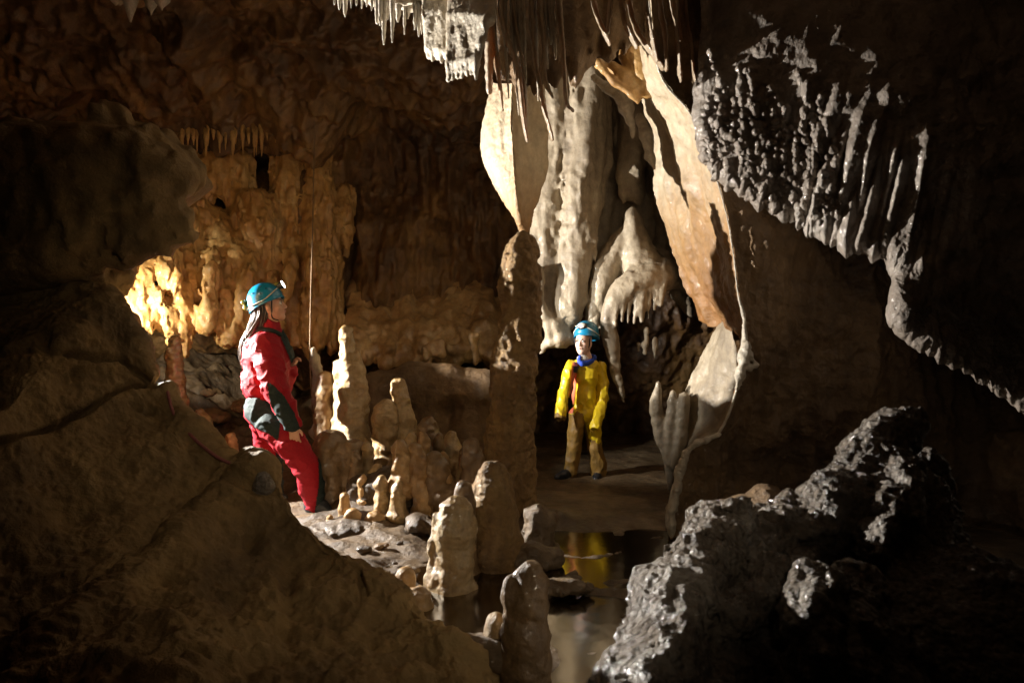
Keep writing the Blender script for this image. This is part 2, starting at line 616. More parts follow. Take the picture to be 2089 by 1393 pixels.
M_FLOORD = stone('dark_wet_mud', [(.035, .021, .009), (.08, .049, .022), (.15, .098, .048)], 1.8, (.4, .8), .8, 24, .3, 0, .03)

def struct(o):
    o['kind'] = 'structure'
    return o

def gauss(px, py, cx, cy, sx, sy):
    return np.exp(-((px - cx) / sx) ** 2 - ((py - cy) / sy) ** 2)

def sstep(x, a, b):
    t = np.clip((x - a) / (b - a), 0, 1)
    return t * t * (3 - 2 * t)

# ------------------------------------------------------------------ the cave: back wall with its overhang, floor, water, right wall, right ceiling
def build_back_wall():
    prof = np.array([(9.4, -0.4), (9.0, 0.5), (8.5, 1.3), (8.25, 2.2), (8.1, 3.0), (8.0, 3.6), (7.55, 3.85), (7.0, 4.1),
                     (6.3, 4.6), (5.0, 4.95), (3.5, 4.95), (1.5, 4.7), (-1.0, 4.4), (-3.0, 4.2)])
    nv, nu = 560, 640
    pr = cr(prof, nv)
    xs = np.linspace(-8.5, 4.8, nu)
    G = np.zeros((nv, nu, 3))
    G[..., 0] = xs[None, :]
    G[..., 1] = pr[:, 0][:, None]
    G[..., 2] = pr[:, 1][:, None]
    N = face_cam(G, gnorm(G))
    y = np.maximum(G[..., 1], 0.8)
    px = G[..., 0] / y * FPX + 1044.5
    py = 696.5 - (G[..., 2] - CAMZ) / y * FPX
    f = (-0.3 * gauss(px, py, 800, 330, 140, 130) - 0.25 * gauss(px, py, 760, 230, 50, 40) - 0.3 * gauss(px, py, 900, 500, 50, 60) - 0.25 * gauss(px, py, 720, 560, 30, 70) + 0.40 * gauss(px, py, 652, 520, 45, 210) + 0.40 * gauss(px, py, 430, 480, 150, 150)
         - 0.30 * gauss(px, py, 570, 318, 95, 30) + 0.35 * gauss(px, py, 530, 440, 50, 60) - 0.8 * gauss(px, py, 430, 790, 110, 50)
         - 0.9 * gauss(px, py, 850, 810, 130, 70) + 0.3 * gauss(px, py, 790, 600, 100, 110) - 0.5 * gauss(px, py, 1150, 800, 110, 200)
         + 0.35 * gauss(px, py, 420, 255, 120, 40) + 0.30 * gauss(px, py, 640, 235, 70, 45) - 0.5 * gauss(px, py, 200, 205, 60, 40)
         + 0.25 * gauss(px, py, 395, 60, 50, 40) - 0.45 * gauss(px, py, 610, 560, 26, 60) + 0.25 * gauss(px, py, 920, 430, 60, 60))
    p = G.reshape(-1, 3)
    n1 = fbm(p * 0.9 + 3.1, 3)
    n2 = fbm(p * np.array([2.6, 2.6, 1.5]) + 9.0, 4, ridge=True)
    n3 = fbm(p * 9.0, 4)
    flute = fbm(p * np.array([6.0, 6.0, 0.7]) + 5.0, 3)
    hang = sstep(G[..., 2], 1.0, 1.6) * (1 - sstep(G[..., 2], 3.5, 4.2))
    d = f + (0.17 * n1 + 0.06 * n2 + 0.03 * n3).reshape(nv, nu) + 0.11 * hang * flute.reshape(nv, nu)
    # scalloped, notched upper wall
    up = sstep(G[..., 2], 3.3, 4.0)
    d = d + up * (0.14 * fbm(p * np.array([1.6, 1.6, 3.2]) + 30, 4, ridge=True)).reshape(nv, nu)
    G = G + N * d[..., None]
    return struct(sheet_obj('cave_wall', G, M_WALL, base=(0, 8, 0)))

def build_floor():
    nx, ny = 520, 520
    xs = np.linspace(-6, 5.5, nx); ys = np.linspace(0.2, 9.8, ny)
    X, Y = np.meshgrid(xs, ys, indexing='ij')
    p = np.stack([X, Y, np.zeros_like(X)], -1).reshape(-1, 3)
    n1 = fbm(p * 0.8, 3).reshape(X.shape)
    n2 = fbm(p * 4, 4).reshape(X.shape)
    Z = 0.015 + 0.03 * n1 + 0.016 * n2 + 0.022 * fbm(p * 3.3 + 60, 4, ridge=True).reshape(X.shape) * (1 - sstep(X, -0.7, -0.2) * sstep(Y, 1, 1.5))
    Z += 0.36 * gauss(X, Y, -1.05, 5.75, 0.55, 0.55) + 0.10 * gauss(X, Y, -0.95, 4.9, 0.55, 0.4)
    Z += (0.26 * sstep(Y, 5.9, 7.2) + 0.25 * sstep(Y, 7.2, 9)) * (1 - sstep(X, -0.9, -0.1))
    Z += 0.13 * fbm(p * 1.7 + 4, 4, ridge=True).reshape(X.shape) * sstep(Y, 5.8, 6.8) * (1 - sstep(X, -1.0, -0.2))
    pool = sstep(X, -0.9, -0.3) * (1 - sstep(X, 1.9, 2.3)) * sstep(Y, 1.0, 1.6) * (1 - sstep(Y, 4.4, 4.9))
    Z -= 0.06 * pool
    Z += 0.045 * pool * fbm(p * 1.5 + 20, 3).reshape(X.shape)
    w = fbm(p * 1.2 + 11, 3).reshape(X.shape) * 0.55
    t = Y + w + 0.25 * X
    Z += 0.085 * gauss(X, Y, 0.42, 2.72, 0.75, 0.46) + 0.05 * gauss(X, Y, 0.55, 3.55, 0.3, 0.16)
    bank = sstep(X, -0.5, 0) * (1 - sstep(X, 1.9, 2.3))
    Z += 0.035 * bank * sstep(Y, 4.5, 5.0)
    for c, h in ((3.3, 0.025), (3.75, 0.04), (4.2, 0.05), (4.7, 0.05)):
        Z += h * bank * np.exp(-((t - c) / 0.05) ** 2) * (0.55 + 0.9 * np.abs(n2)) * sstep(X, -0.8, -0.2)
    Z += 0.5 * sstep(-X, 2.6, 4.0)
    Z -= 0.075 * gauss(X, Y, -1.45, 5.1, 0.28, 0.26)
    G = np.stack([X, Y, Z], -1)
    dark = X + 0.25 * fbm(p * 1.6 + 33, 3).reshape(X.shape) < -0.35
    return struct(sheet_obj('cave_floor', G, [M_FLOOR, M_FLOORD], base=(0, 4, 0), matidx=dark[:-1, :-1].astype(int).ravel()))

def build_water():
    m = bpy.data.materials.new('still_pool_water')
    m.use_nodes = True
    N, L = m.node_tree.nodes, m.node_tree.links
    N.remove(N['Principled BSDF'])
    tr = N.new('ShaderNodeBsdfTransparent'); tr.inputs[0].default_value = (0.82, 0.72, 0.54, 1)
    gl = N.new('ShaderNodeBsdfGlossy'); gl.inputs['Roughness'].default_value = 0.14; gl.inputs['Color'].default_value = (.32, .29, .24, 1)
    fr = N.new('ShaderNodeFresnel'); fr.inputs[0].default_value = 1.33
    nz = N.new('ShaderNodeTexNoise'); nz.inputs['Scale'].default_value = 5.0
    bp = N.new('ShaderNodeBump'); bp.inputs['Strength'].default_value = 0.12; bp.inputs['Distance'].default_value = 0.02
    mx = N.new('ShaderNodeMixShader')
    tc = N.new('ShaderNodeTexCoord')
    L.new(tc.outputs['Object'], nz.inputs['Vector'])
    L.new(nz.outputs['Fac'], bp.inputs['Height'])
    L.new(bp.outputs['Normal'], gl.inputs['Normal']); L.new(bp.outputs['Normal'], fr.inputs['Normal'])
    L.new(fr.outputs[0], mx.inputs[0]); L.new(tr.outputs[0], mx.inputs[1]); L.new(gl.outputs[0], mx.inputs[2])
    L.new(mx.outputs[0], N['Material Output'].inputs['Surface'])
    xs = np.linspace(-1.6, 2.3, 20); ys = np.linspace(1.0, 5.7, 20)
    X, Y = np.meshgrid(xs, ys, indexing='ij')
    G = np.stack([X, Y, np.zeros_like(X)], -1)
    return struct(sheet_obj('pool_water', G, m, base=(0.3, 3.4, 0)))

def knob_field(G, spots, N):
    """raise rounded knobs: spots are (point, radius, height)"""
    H = np.zeros(G.shape[:2])
    for c, r, h in spots:
        d = np.linalg.norm(G - c, axis=2)
        H = np.maximum(H, h * np.sqrt(np.clip(1 - (d / r) ** 2, 0, 1)))
    return H

def build_right_wall():
    """wall on the right: its left rim curls back into the cream inner face seen behind the rim"""
    rim = [(1322, -60), (1345, 140), (1405, 225), (1440, 290), (1467, 375), (1487, 450), (1500, 530), (1508, 600), (1521, 655), (1513, 720),
           (1506, 790), (1470, 880), (1412, 915), (1388, 965), (1367, 1045), (1368, 1088), (1372, 1110)]
    inner = [(1275, -60, 6.2), (1298, 130, 6.2), (1315, 215, 6.2), (1335, 290, 6.3), (1344, 375, 6.3), (1354, 450, 6.3), (1374, 530, 6.3),
             (1404, 600, 6.3), (1450, 650, 6.2), (1530, 715, 5.3), (1525, 790, 5.1), (1488, 880, 5.0), (1428, 915, 5.0), (1402, 965, 4.95),
             (1380, 1045, 4.9), (1378, 1088, 4.85), (1378, 1110, 4.8)]
    dr = 4.5
    rows = []
    for k, ((x, y), (ix, iy, idp)) in enumerate(zip(rim, inner)):
        a, b, r = P(ix, iy, idp), P(x - 3, y, dr + 0.10), P(x, y, dr)
        m1 = a * 0.62 + b * 0.38
        m2 = a * 0.25 + b * 0.75
        m1[0] += 0.05
        rows.append([a, m1, m2, b, r, P(x + 9, y, dr + 0.02), P(x + 60, y, dr + 0.06), P(x + 170, y, dr + 0.2), P(x + 330, y - 10, dr + 0.35),
                     P(x + 560, y - 10, dr + 0.35), P(x + 900, y - 10, dr - 0.3)])
    G = net(rows, 420, 520)
    N = face_cam(G, gnorm(G))
    p = G.reshape(-1, 3)
    s = G.shape[:2]
    u = np.linspace(0, 10, s[1])[None, :]
    out = sstep(u, 4.6, 6.0) * np.ones(s)
    inn = (1 - sstep(u, 2.3, 3.0)) * np.ones(s)
    d = out * (0.14 * fbm(p * np.array([1.4, 1.4, 0.8]) + 2, 3) + 0.055 * fbm(p * np.array([3.2, 3.2, .7]) + 6, 3, ridge=True) + 0.03 * fbm(p * 8, 4)).reshape(s) \
        + inn * (0.10 * fbm(p * np.array([2, 2.2, 0.7]) + 8, 3) + 0.018 * fbm(p * 9, 4)).reshape(s) \
        + (1 - out) * (1 - inn) * 0.012 * fbm(p * 25, 3).reshape(s)
    # a second sheet edge on the outer wall, catching light low on the right
    G = G + N * d[..., None]
    q = np.broadcast_to(u, s)
    mi = (((q[:-1, :-1] + q[1:, 1:]) / 2) > 4.25).astype(int).ravel()
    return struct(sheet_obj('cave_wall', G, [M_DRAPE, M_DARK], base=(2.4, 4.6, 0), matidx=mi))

def build_right_ceiling():
    """nearer slab of ceiling on the upper right, knobbly with cave coral and ribbed at its lower end"""
    hem = [(1428, 300), (1452, 345), (1500, 385), (1570, 425), (1640, 462), (1710, 498), (1790, 522), (1835, 565), (1830, 640), (1895, 712), (1990, 770),
           (2090, 838), (2300, 950)]
    dep = [4.2, 4.13, 4.06, 3.99, 3.92, 3.80, 3.68, 3.63, 3.58, 3.56, 3.54, 3.52, 3.5]
    rise = [(-10, -110), (-10, -130), (0, -150), (10, -150), (10, -150), (25, -150), (50, -140), (75, -120), (110, -110), (110, -120), (110, -130), (110, -140), (110, -140)]
    rows = [[], [], [], [], [], [], []]
    for (x, y), d, (rx, ry) in zip(hem, dep, rise):
        rows[0].append(P(x + 45, y + 8, d + 0.9))
        rows[1].append(P(x + 14, y + 4, d + 0.22))
        rows[2].append(P(x, y, d))
        rows[3].append(P(x + rx * 0.6, y + ry * 0.5, d - 0.04))
        rows[4].append(P(x + rx, y + ry, d - 0.06))
        rows[5].append(P(x + rx * 1.9 + 20, y + ry * 2.6, d - 0.10))
        rows[6].append(P(x + rx * 3 + 60, y + ry * 5.2, d + 0.3))
    G = net(rows, 560, 760)
    N = face_cam(G, gnorm(G))
    p = G.reshape(-1, 3)
    s = G.shape[:2]
    px = G[..., 0] / G[..., 1] * FPX + 1044.5
    py = 696.5 - (G[..., 2] - CAMZ) / G[..., 1] * FPX
    n = (0.05 * fbm(p * 1.6 + 1, 3) + 0.015 * fbm(p * 9, 4)).reshape(s)
    # ribs near the lower end
    ribs = gauss(px, py, 1760, 390, 120, 150)
    rib = np.abs(fbm(np.stack([px.ravel() / 46 + py.ravel() / 210, py.ravel() / 420, 0 * px.ravel()], 1), 2)).reshape(s)
    n = n + ribs * (0.17 * rib)
    n = n + 0.05 * gauss(px, py, 1843, 590, 26, 130) + 0.04 * gauss(px, py, 1880, 520, 18, 90)
    rg = random.Random(5)
    spots = []
    # knobs hang in strings on the coral band
    for k in range(34):
        x0 = rg.uniform(1425, 1690); y0 = rg.uniform(60, 330) + (x0 - 1450) * 0.35
        x, y = x0, y0
        for j in range(rg.randint(4, 13)):
            x += rg.gauss(2.5, 4.5); y += rg.uniform(9, 17)
            if y < 420 + (x - 1560) * 0.55:
                spots.append((x, y, rg.uniform(5, 10)))
    for k in range(140):
        x = rg.uniform(1440, 1720); y = rg.uniform(180, 440)
        if 210 + (x - 1450) * 0.2 < y < 420 + (x - 1560) * 0.55:
            spots.append((x, y, rg.uniform(4, 9)))
    H = np.zeros(s)
    for x, y, r in spots:
        m = np.hypot(px - x, (py - y) * 0.9)
        w = m < r * 1.05
        if w.any():
            H[w] = np.maximum(H[w], r * 0.0027 * 1.15 * np.sqrt(np.clip(1 - (m[w] / r) ** 2, 0, 1)))
    n = n + H
    # hollow dark band between coral band and hem is left as the rock's own turn away from the strobe
    vv = np.linspace(0, 6, s[0])[:, None]
    near = np.exp(-((vv - 2.0) / .8) ** 2) * np.ones(s)
    rag = fbm(np.stack([px.ravel() / 26, 0 * px.ravel(), 0 * px.ravel() + 3], 1), 3).reshape(s)
    G = G + N * n[..., None]
    G[..., 2] -= .05 * near * np.maximum(rag, -.4)
    return struct(sheet_obj('cave_ceiling', G, M_GREY, base=(1.8, 3.5, 2.5)))

def build_rim():
    rim = [(1318, -60), (1343, 140), (1403, 225), (1438, 290), (1465, 375), (1485, 450), (1498, 530), (1506, 600), (1519, 655), (1511, 720), (1504, 790), (1468, 880), (1410, 915),
           (1386, 965), (1365, 1045), (1367, 1088)]
    path = [P(x, y, 4.49) for x, y in rim]
    o = tube('highlight_rim', path, [.005, .006, .005, .007, .006, .005, .007, .006, .012, .009, .008, .010, .012, .015, .018, .008], M_WHITE, n=12, step=.010, rough=.011, rscale=17)  # pale bead added along the wall edge to give its lit highlight
    tag(o, 'thin white calcite bead added as the lit rim down the edge of the dark right wall', 'highlight rim')
    s = Solid(.010, .02)
    def px(pts, d):
        s.chain([P(x, y, d) for x, y, r in pts], [r * d / FPX for x, y, r in pts], sq=(1, 1.4, 1))
    px([(1521, 650, 3), (1519, 690, 5), (1516, 730, 9), (1510, 765, 9), (1505, 795, 5)], 4.46)
    px([(1520, 700, 4), (1530, 722, 5), (1540, 742, 2)], 4.44)
    px([(1516, 740, 6), (1530, 752, 5), (1546, 742, 2)], 4.44)
    px([(1398, 925, 7), (1390, 955, 9), (1380, 995, 9), (1371, 1040, 9), (1368, 1070, 7), (1370, 1092, 3)], 4.48)
    px([(1470, 884, 4), (1440, 898, 5), (1410, 912, 6)], 4.48)
    s.noise(.014, 12, 4).noise(.008, 34, 3)
    o = s.build('flowstone', M_WHITE)
    tag(o, 'crusty pale flowstone patches clinging to the lower part of the long bright rim', 'flowstone')

build_rim()
build_back_wall()
build_floor()
build_water()
build_right_wall()
build_right_ceiling()

# ------------------------------------------------------------------ the dark boulders on the left
def poly_dist(px, py, line):
    d = np.full(px.shape, 1e9)
    for (ax, ay), (bx, by) in zip(line[:-1], line[1:]):
        ex, ey = bx - ax, by - ay
        t = np.clip(((px - ax) * ex + (py - ay) * ey) / (ex * ex + ey * ey), 0, 1)
        d = np.minimum(d, np.hypot(px - ax - t * ex, py - ay - t * ey))
    return d

def build_lower_boulder():
    sil = [(-160, 575, 3.9), (60, 592, 3.85), (180, 588, 3.8), (236, 590, 3.8), (266, 650, 3.8), (300, 735, 3.75), (345, 808, 3.7), (410, 890, 3.6),
           (480, 954, 3.5), (512, 948, 3.42), (545, 952, 3.4), (578, 1000, 3.35), (622, 1066, 3.25), (705, 1124, 3.1), (800, 1185, 2.9), (860, 1245, 2.75),
           (925, 1310, 2.6), (985, 1395, 2.45), (1010, 1500, 2.3)]
    rows = [[], [], [], [], [], [], []]
    for k, (x, y, d) in enumerate(sil):
        f = k / (len(sil) - 1)
        rows[0].append(P(x - 60, y + 230, d + 0.42))
        rows[1].append(P(x - 12, y + 22, d + 0.14))
        rows[2].append(P(x, y, d))
        rows[3].append(P(x - 40 - 20 * f, y + 48, d - 0.12))
        rows[4].append(P(x - 150 - 50 * f, y + 170 - 40 * f, d - 0.50))
        rows[5].append(P(x - 330 - 120 * f, y + 420 - 150 * f, d - 1.05))
        rows[6].append(P(x - 500 - 250 * f, y + 800 - 250 * f, d - 1.7 + 0.3 * f))
    G = net(rows, 460, 620)
    N = face_cam(G, gnorm(G))
    s = G.shape[:2]
    p = G.reshape(-1, 3)
    px = G[..., 0] / G[..., 1] * FPX + 1044.5
    py = 696.5 - (G[..., 2] - CAMZ) / G[..., 1] * FPX
    n = (0.075 * fbm(p * 1.3, 3) + 0.016 * fbm(p * 5, 3) + 0.010 * fbm(p * np.array([3, 8, 8]) + 50, 3, ridge=True) + 0.010 * fbm(p * 13, 3) + 0.006 * fbm(p * 30, 3)).reshape(s)
    n = n - 0.012 * np.sqrt(np.clip(1 - (cells(p * 9, 4) / .45) ** 2, 0, 1)).reshape(s) * sstep(fbm(p * 1.1 + 90, 2).reshape(s), -.1, .4)
    n = n - 0.03 * sstep(fbm(p * 2.2 + 70, 4).reshape(s), .45, .75)
    rough = sstep(py, 1080, 1260) * 0.035
    n = n + rough * fbm(p * 9 + 40, 4).reshape(s)
    wob = 7 * fbm(p * 7, 3).reshape(s)
    for line, w, dep in (([(318, 782), (240, 798), (150, 850), (80, 880), (-40, 915)], 7, 0.10), ([(300, 772), (250, 742), (200, 735), (140, 722)], 6, 0.08),
                         ([(-20, 740), (60, 715), (150, 722)], 5, 0.03), ([(730, 1160), (745, 1220)], 6, 0.05)):
        n = n - dep * np.exp(-((poly_dist(px, py, line) + wob) / w) ** 2)
    # the slab below the main crack stands a little proud
    n = n + 0.05 * sstep(py - np.interp(px, [-40, 80, 150, 240, 318, 400], [915, 880, 850, 798, 782, 700]), 0, 14) * (1 - sstep(px, 330, 520))
    for cx, cy, sx, sy, dep in ((520, 1085, 16, 32, .07), (588, 1180, 20, 50, .08), (95, 705, 16, 16, .05), (505, 990, 30, 14, .05), (155, 760, 9, 14, .04),
                                (140, 1070, 60, 40, .06), (330, 1200, 50, 90, .05)):
        n = n - dep * gauss(px, py, cx, cy, sx, sy)
    G = G + N * n[..., None]
    o = sheet_obj('boulder', G, M_BOULD, base=(-1.8, 3.0, 0))
    return tag(o, 'huge dark mud-brown sloping boulder with cracks filling the lower left foreground', 'boulder')

def build_upper_boulder():
    s = Solid(0.026, 0.06)
    pts = [(-140, 275), (20, 272), (120, 266), (180, 264), (250, 268), (330, 268), (372, 306), (400, 356), (388, 378), (330, 416), (300, 456), (246, 497),
           (240, 545), (226, 578), (120, 602), (0, 612), (-140, 620)]
    s.poly(pts, 3.95, 0.34, 0.16, tx=0.15)
    s.chain([P(226, 300, 3.9), P(226, 256, 3.88)], [0.10, 0.066])
    s.chain([P(318, 330, 3.85), P(315, 275, 3.8)], [0.16, 0.06])
    s.ell(P(230, 440, 3.72), (0.36, 0.13, 0.26))
    s.ell(P(330, 345, 3.74), (0.17, 0.12, 0.12))
    s.ell(P(60, 360, 3.75), (0.4, 0.12, 0.16))
    s.noise(0.06, 2.4, 4).noise(0.03, 8, 4, ridge=True).noise(0.03, 4, 3, sq=(2.2, 1, .5), seed=9)
    return tag(s.build('boulder', M_BOULD), 'dark overhanging boulder with two stubs on top, above the cracked boulder at left', 'boulder')

build_lower_boulder()
build_upper_boulder()
k = Solid(0.012, 0.03)
k.chain([P(540, 990, 3.36), P(534, 938, 3.40)], [0.06, 0.034]).chain([P(510, 985, 3.40), P(512, 932, 3.44)], [0.04, 0.018])
k.noise(0.012, 14, 3)
tag(k.build('stalagmite', M_MUD), 'small wet black stub glinting on the left boulder below the woman', 'stalagmite')

# ------------------------------------------------------------------ wet knobbly rock in the right foreground
def build_right_rock():
    s = Solid(0.0105, 0.03)
    s.chain([P(1502, 1058, 2.62), P(1462, 1130, 2.4), P(1402, 1240, 2.15), P(1345, 1350, 1.95), P(1315, 1480, 1.8)], [.070, .085, .10, .11, .15], sq=(1, 1.2, 1))
    s.chain([P(1612, 1050, 2.72), P(1566, 1120, 2.5), P(1512, 1205, 2.32), P(1478, 1260, 2.2)], [.060, .075, .07, .04])
    s.chain([P(1690, 1085, 2.7), P(1610, 1165, 2.5), P(1535, 1270, 2.2), P(1478, 1390, 1.98), P(1450, 1480, 1.85)], [.05, .08, .085, .10, .14])
    s.chain([P(1845, 872, 3.0), P(1776, 955, 2.86), P(1712, 1045, 2.68), P(1660, 1120, 2.58)], [.075, .12, .125, .08])
    s.chain([P(1800, 1010, 3.02), P(1720, 1180, 2.75), P(1640, 1330, 2.45), P(1580, 1500, 2.2)], [.13, .2, .24, .34])
    s.chain([P(1845, 960, 2.75), P(1822, 1050, 2.52), P(1780, 1120, 2.45)], [.07, .085, .05])
    s.chain([P(1880, 1000, 2.85), P(1860, 1090, 2.7), P(1810, 1200, 2.5)], [.08, .12, .14])
    s.chain([P(1698, 1185, 2.06), P(1655, 1262, 1.93), P(1672, 1340, 1.85)], [.045, .06, .05])
    s.chain([P(1730, 1195, 2.2), P(1700, 1280, 2.05), P(1700, 1400, 1.95)], [.08, .11, .14])
    s.chain([P(1580, 1180, 2.22), P(1530, 1240, 2.08), P(1500, 1270, 2.0)], [.04, .05, .04])
    s.chain([P(1890, 960, 3.1), P(1860, 1090, 3.0), P(1830, 1200, 2.85), P(1760, 1360, 2.5), P(1700, 1500, 2.2)], [.09, .17, .25, .32, .38])
    s.chain([P(1480, 1085, 2.95), P(1640, 1120, 3.0), P(1800, 1190, 3.0), P(2000, 1330, 2.6)], [.08, .12, .2, .3])
    s.ell(P(1920, 1370, 2.45), (.55, .5, .42))
    nrm = np.array([-.69, -.47, .55])
    def face(p0, p1, width, thick, cnt):
        p0, p1, width = p0 + nrm * .035, p1 + nrm * .035, width * 1.2
        r = p1 - p0
        M = rotm(r, nrm)
        L = np.linalg.norm(r) / cnt
        for t in (np.arange(cnt) + .5) / cnt:
            s.ell(p0 + r * t, (L * .95, width, thick), M)
    face(P(1488, 1050, 2.60), P(1405, 1200, 2.2), .085, .05, 3)
    face(P(1408, 1190, 2.2), P(1290, 1440, 1.8), .105, .06, 4)
    face(P(1600, 1045, 2.70), P(1505, 1200, 2.32), .065, .04, 3)
    face(P(1815, 885, 3.0), P(1740, 985, 2.8), .085, .05, 2)
    face(P(1730, 990, 2.76), P(1650, 1090, 2.56), .075, .045, 2)
    face(P(1665, 1120, 2.55), P(1520, 1290, 2.14), .05, .04, 3)
    face(P(1688, 1195, 2.02), P(1645, 1275, 1.90), .045, .035, 2)
    face(P(1838, 985, 2.68), P(1792, 1100, 2.46), .06, .04, 2)
    s.noise(0.045, 3.4, 3, seed=3).noise(0.010, 20, 3, seed=1)
    s.knobs(0.013, 16, 3).knobs(0.012, 36, 9)
    o = s.build('rock', M_MUD)
    return tag(o, 'wet knobbly grey rock with bright glinting ridges in the right foreground', 'rock')

build_right_rock()

# unseen rock added behind the left boulder to cut the strobe's light low down
s = Solid(0.02, 0.05)
for dx, dy, top in ((0.50, 0.135, 1.525), (0.46, 0.24, 1.54), (0.42, 0.36, 1.55), (0.34, 0.50, 1.55)):
    q = FLASH + np.array([dx, dy, 0])
    s.chain([(q[0], q[1], top - .07), (q[0] + .02, q[1] + .02, .9), (q[0] - .1, q[1] - .02, .2)], [.07, .12, .3])
s.noise(.008, 8, 3)
tag(s.build('rock', M_BOULD), 'unseen rock added behind the left boulder to block the strobe low down', 'rock')

# ------------------------------------------------------------------ flowstone and draperies
def px_chain(s, pts, d, k=None, sq=None, n=None):
    """pts: (px, py, radius in photo pixels[, depth])"""
    c = [P(q[0], q[1], q[3] if len(q) > 3 else d) for q in pts]
    r = [q[2] * (q[3] if len(q) > 3 else d) / FPX for q in pts]
    return s.chain(c, r, k, sq, n)

def build_left_flowstone():
    s = Solid(0.018, 0.05)
    D = 6.7
    # mass on the wall with tapering lobes
    px_chain(s, [(300, 500, 50, 7.1), (285, 580, 45, 6.9), (275, 615, 30, 6.75)], D)
    px_chain(s, [(350, 440, 36, 7.2), (340, 540, 34, 7.0), (322, 610, 26, 6.8)], D)
    px_chain(s, [(385, 420, 34, 7.3), (378, 540, 30, 7.0), (366, 640, 28, 6.7), (368, 690, 20, 6.65)], D)
    px_chain(s, [(430, 460, 36, 7.4), (470, 560, 60, 7.3), (470, 640, 50, 7.1), (470, 680, 24, 6.9)], D)
    px_chain(s, [(530, 470, 48, 7.7), (540, 560, 52, 7.6), (520, 640, 46, 7.4), (490, 690, 20, 7.1)], D)
    for q in ([(248, 575, 13, 6.5), (250, 610, 9, 6.45), (262, 642, 4, 6.4)], [(272, 590, 13, 6.42), (277, 640, 8, 6.4), (280, 655, 3, 6.4)],
              [(296, 600, 14, 6.45), (298, 650, 10, 6.42), (301, 668, 4, 6.4)], [(318, 610, 14, 6.5), (322, 655, 9, 6.5), (324, 668, 4, 6.5)],
              [(345, 640, 12, 6.5), (346, 672, 8, 6.5), (352, 690, 4, 6.5)], [(376, 670, 10, 6.6), (378, 705, 6, 6.6), (380, 722, 3, 6.6)],
              [(398, 640, 14, 6.7), (400, 672, 6, 6.7)], [(428, 640, 14, 6.75), (420, 672, 5, 6.7)], [(452, 670, 16, 6.8), (456, 700, 5, 6.8)],
              [(485, 690, 14, 6.9), (488, 712, 4, 6.9)]):
        px_chain(s, q, D, k=0.03)
    for q in ([(590, 330, 34, 7.9), (596, 430, 36, 7.8), (600, 540, 32, 7.7), (604, 620, 26, 7.6), (606, 690, 14, 7.5)], [(645, 300, 22, 7.9), (648, 420, 30, 7.8), (650, 540, 40, 7.7), (646, 620, 36, 7.6), (640, 690, 22, 7.5), (636, 730, 6, 7.45)],
              [(700, 400, 20, 8.0), (704, 470, 16, 7.9), (706, 520, 4, 7.9)], [(480, 340, 34, 7.7), (486, 400, 26, 7.6), (490, 440, 8, 7.6)], [(560, 560, 40, 7.7), (575, 640, 34, 7.6), (570, 690, 12, 7.5)],
              [(320, 380, 26, 7.4), (330, 430, 30, 7.3)], [(670, 590, 26, 7.8), (680, 660, 20, 7.7), (676, 710, 6, 7.6)]):
        px_chain(s, q, D)
    rgf = random.Random(9)
    for _ in range(22):
        x = rgf.uniform(250, 690)
        y = rgf.uniform(560, 690) if x > 300 else rgf.uniform(560, 620)
        dd = 6.35 + (x - 250) / 440 * 1.15
        px_chain(s, [(x, y - 50, 11, dd + .15), (x, y - 10, 8, dd), (x + rgf.uniform(-3, 3), y + rgf.uniform(10, 36), 2.5, dd - .02)], D, k=.03)
    # knobbly upright finger
    px_chain(s, [(431, 548, 6, 6.72), (430, 580, 9, 6.72), (428, 620, 11, 6.7), (424, 660, 16, 6.7)], D, k=0.02)
    px_chain(s, [(508, 560, 8, 6.9), (505, 600, 13, 6.9), (500, 650, 22, 6.95)], D, k=0.02)
    # pointed lobe to the right, behind the woman
    px_chain(s, [(520, 430, 40, 7.5), (530, 470, 34, 7.4), (538, 510, 16, 7.4), (540, 545, 5, 7.4)], D)
    px_chain(s, [(425, 345, 26, 7.5), (425, 385, 20, 7.4), (426, 408, 5, 7.4)], D)
    s.noise(0.045, 4, 4, sq=(1.8, 1.8, .45)).noise(0.026, 8, 3, sq=(2, 2, .35), seed=6, ridge=True).noise(0.02, 15, 3)
    o = s.build('flowstone', M_OCHRE)
    tag(o, 'ochre flowstone hanging in blunt lobes, brilliantly lit, beside the left boulders behind the woman', 'flowstone')

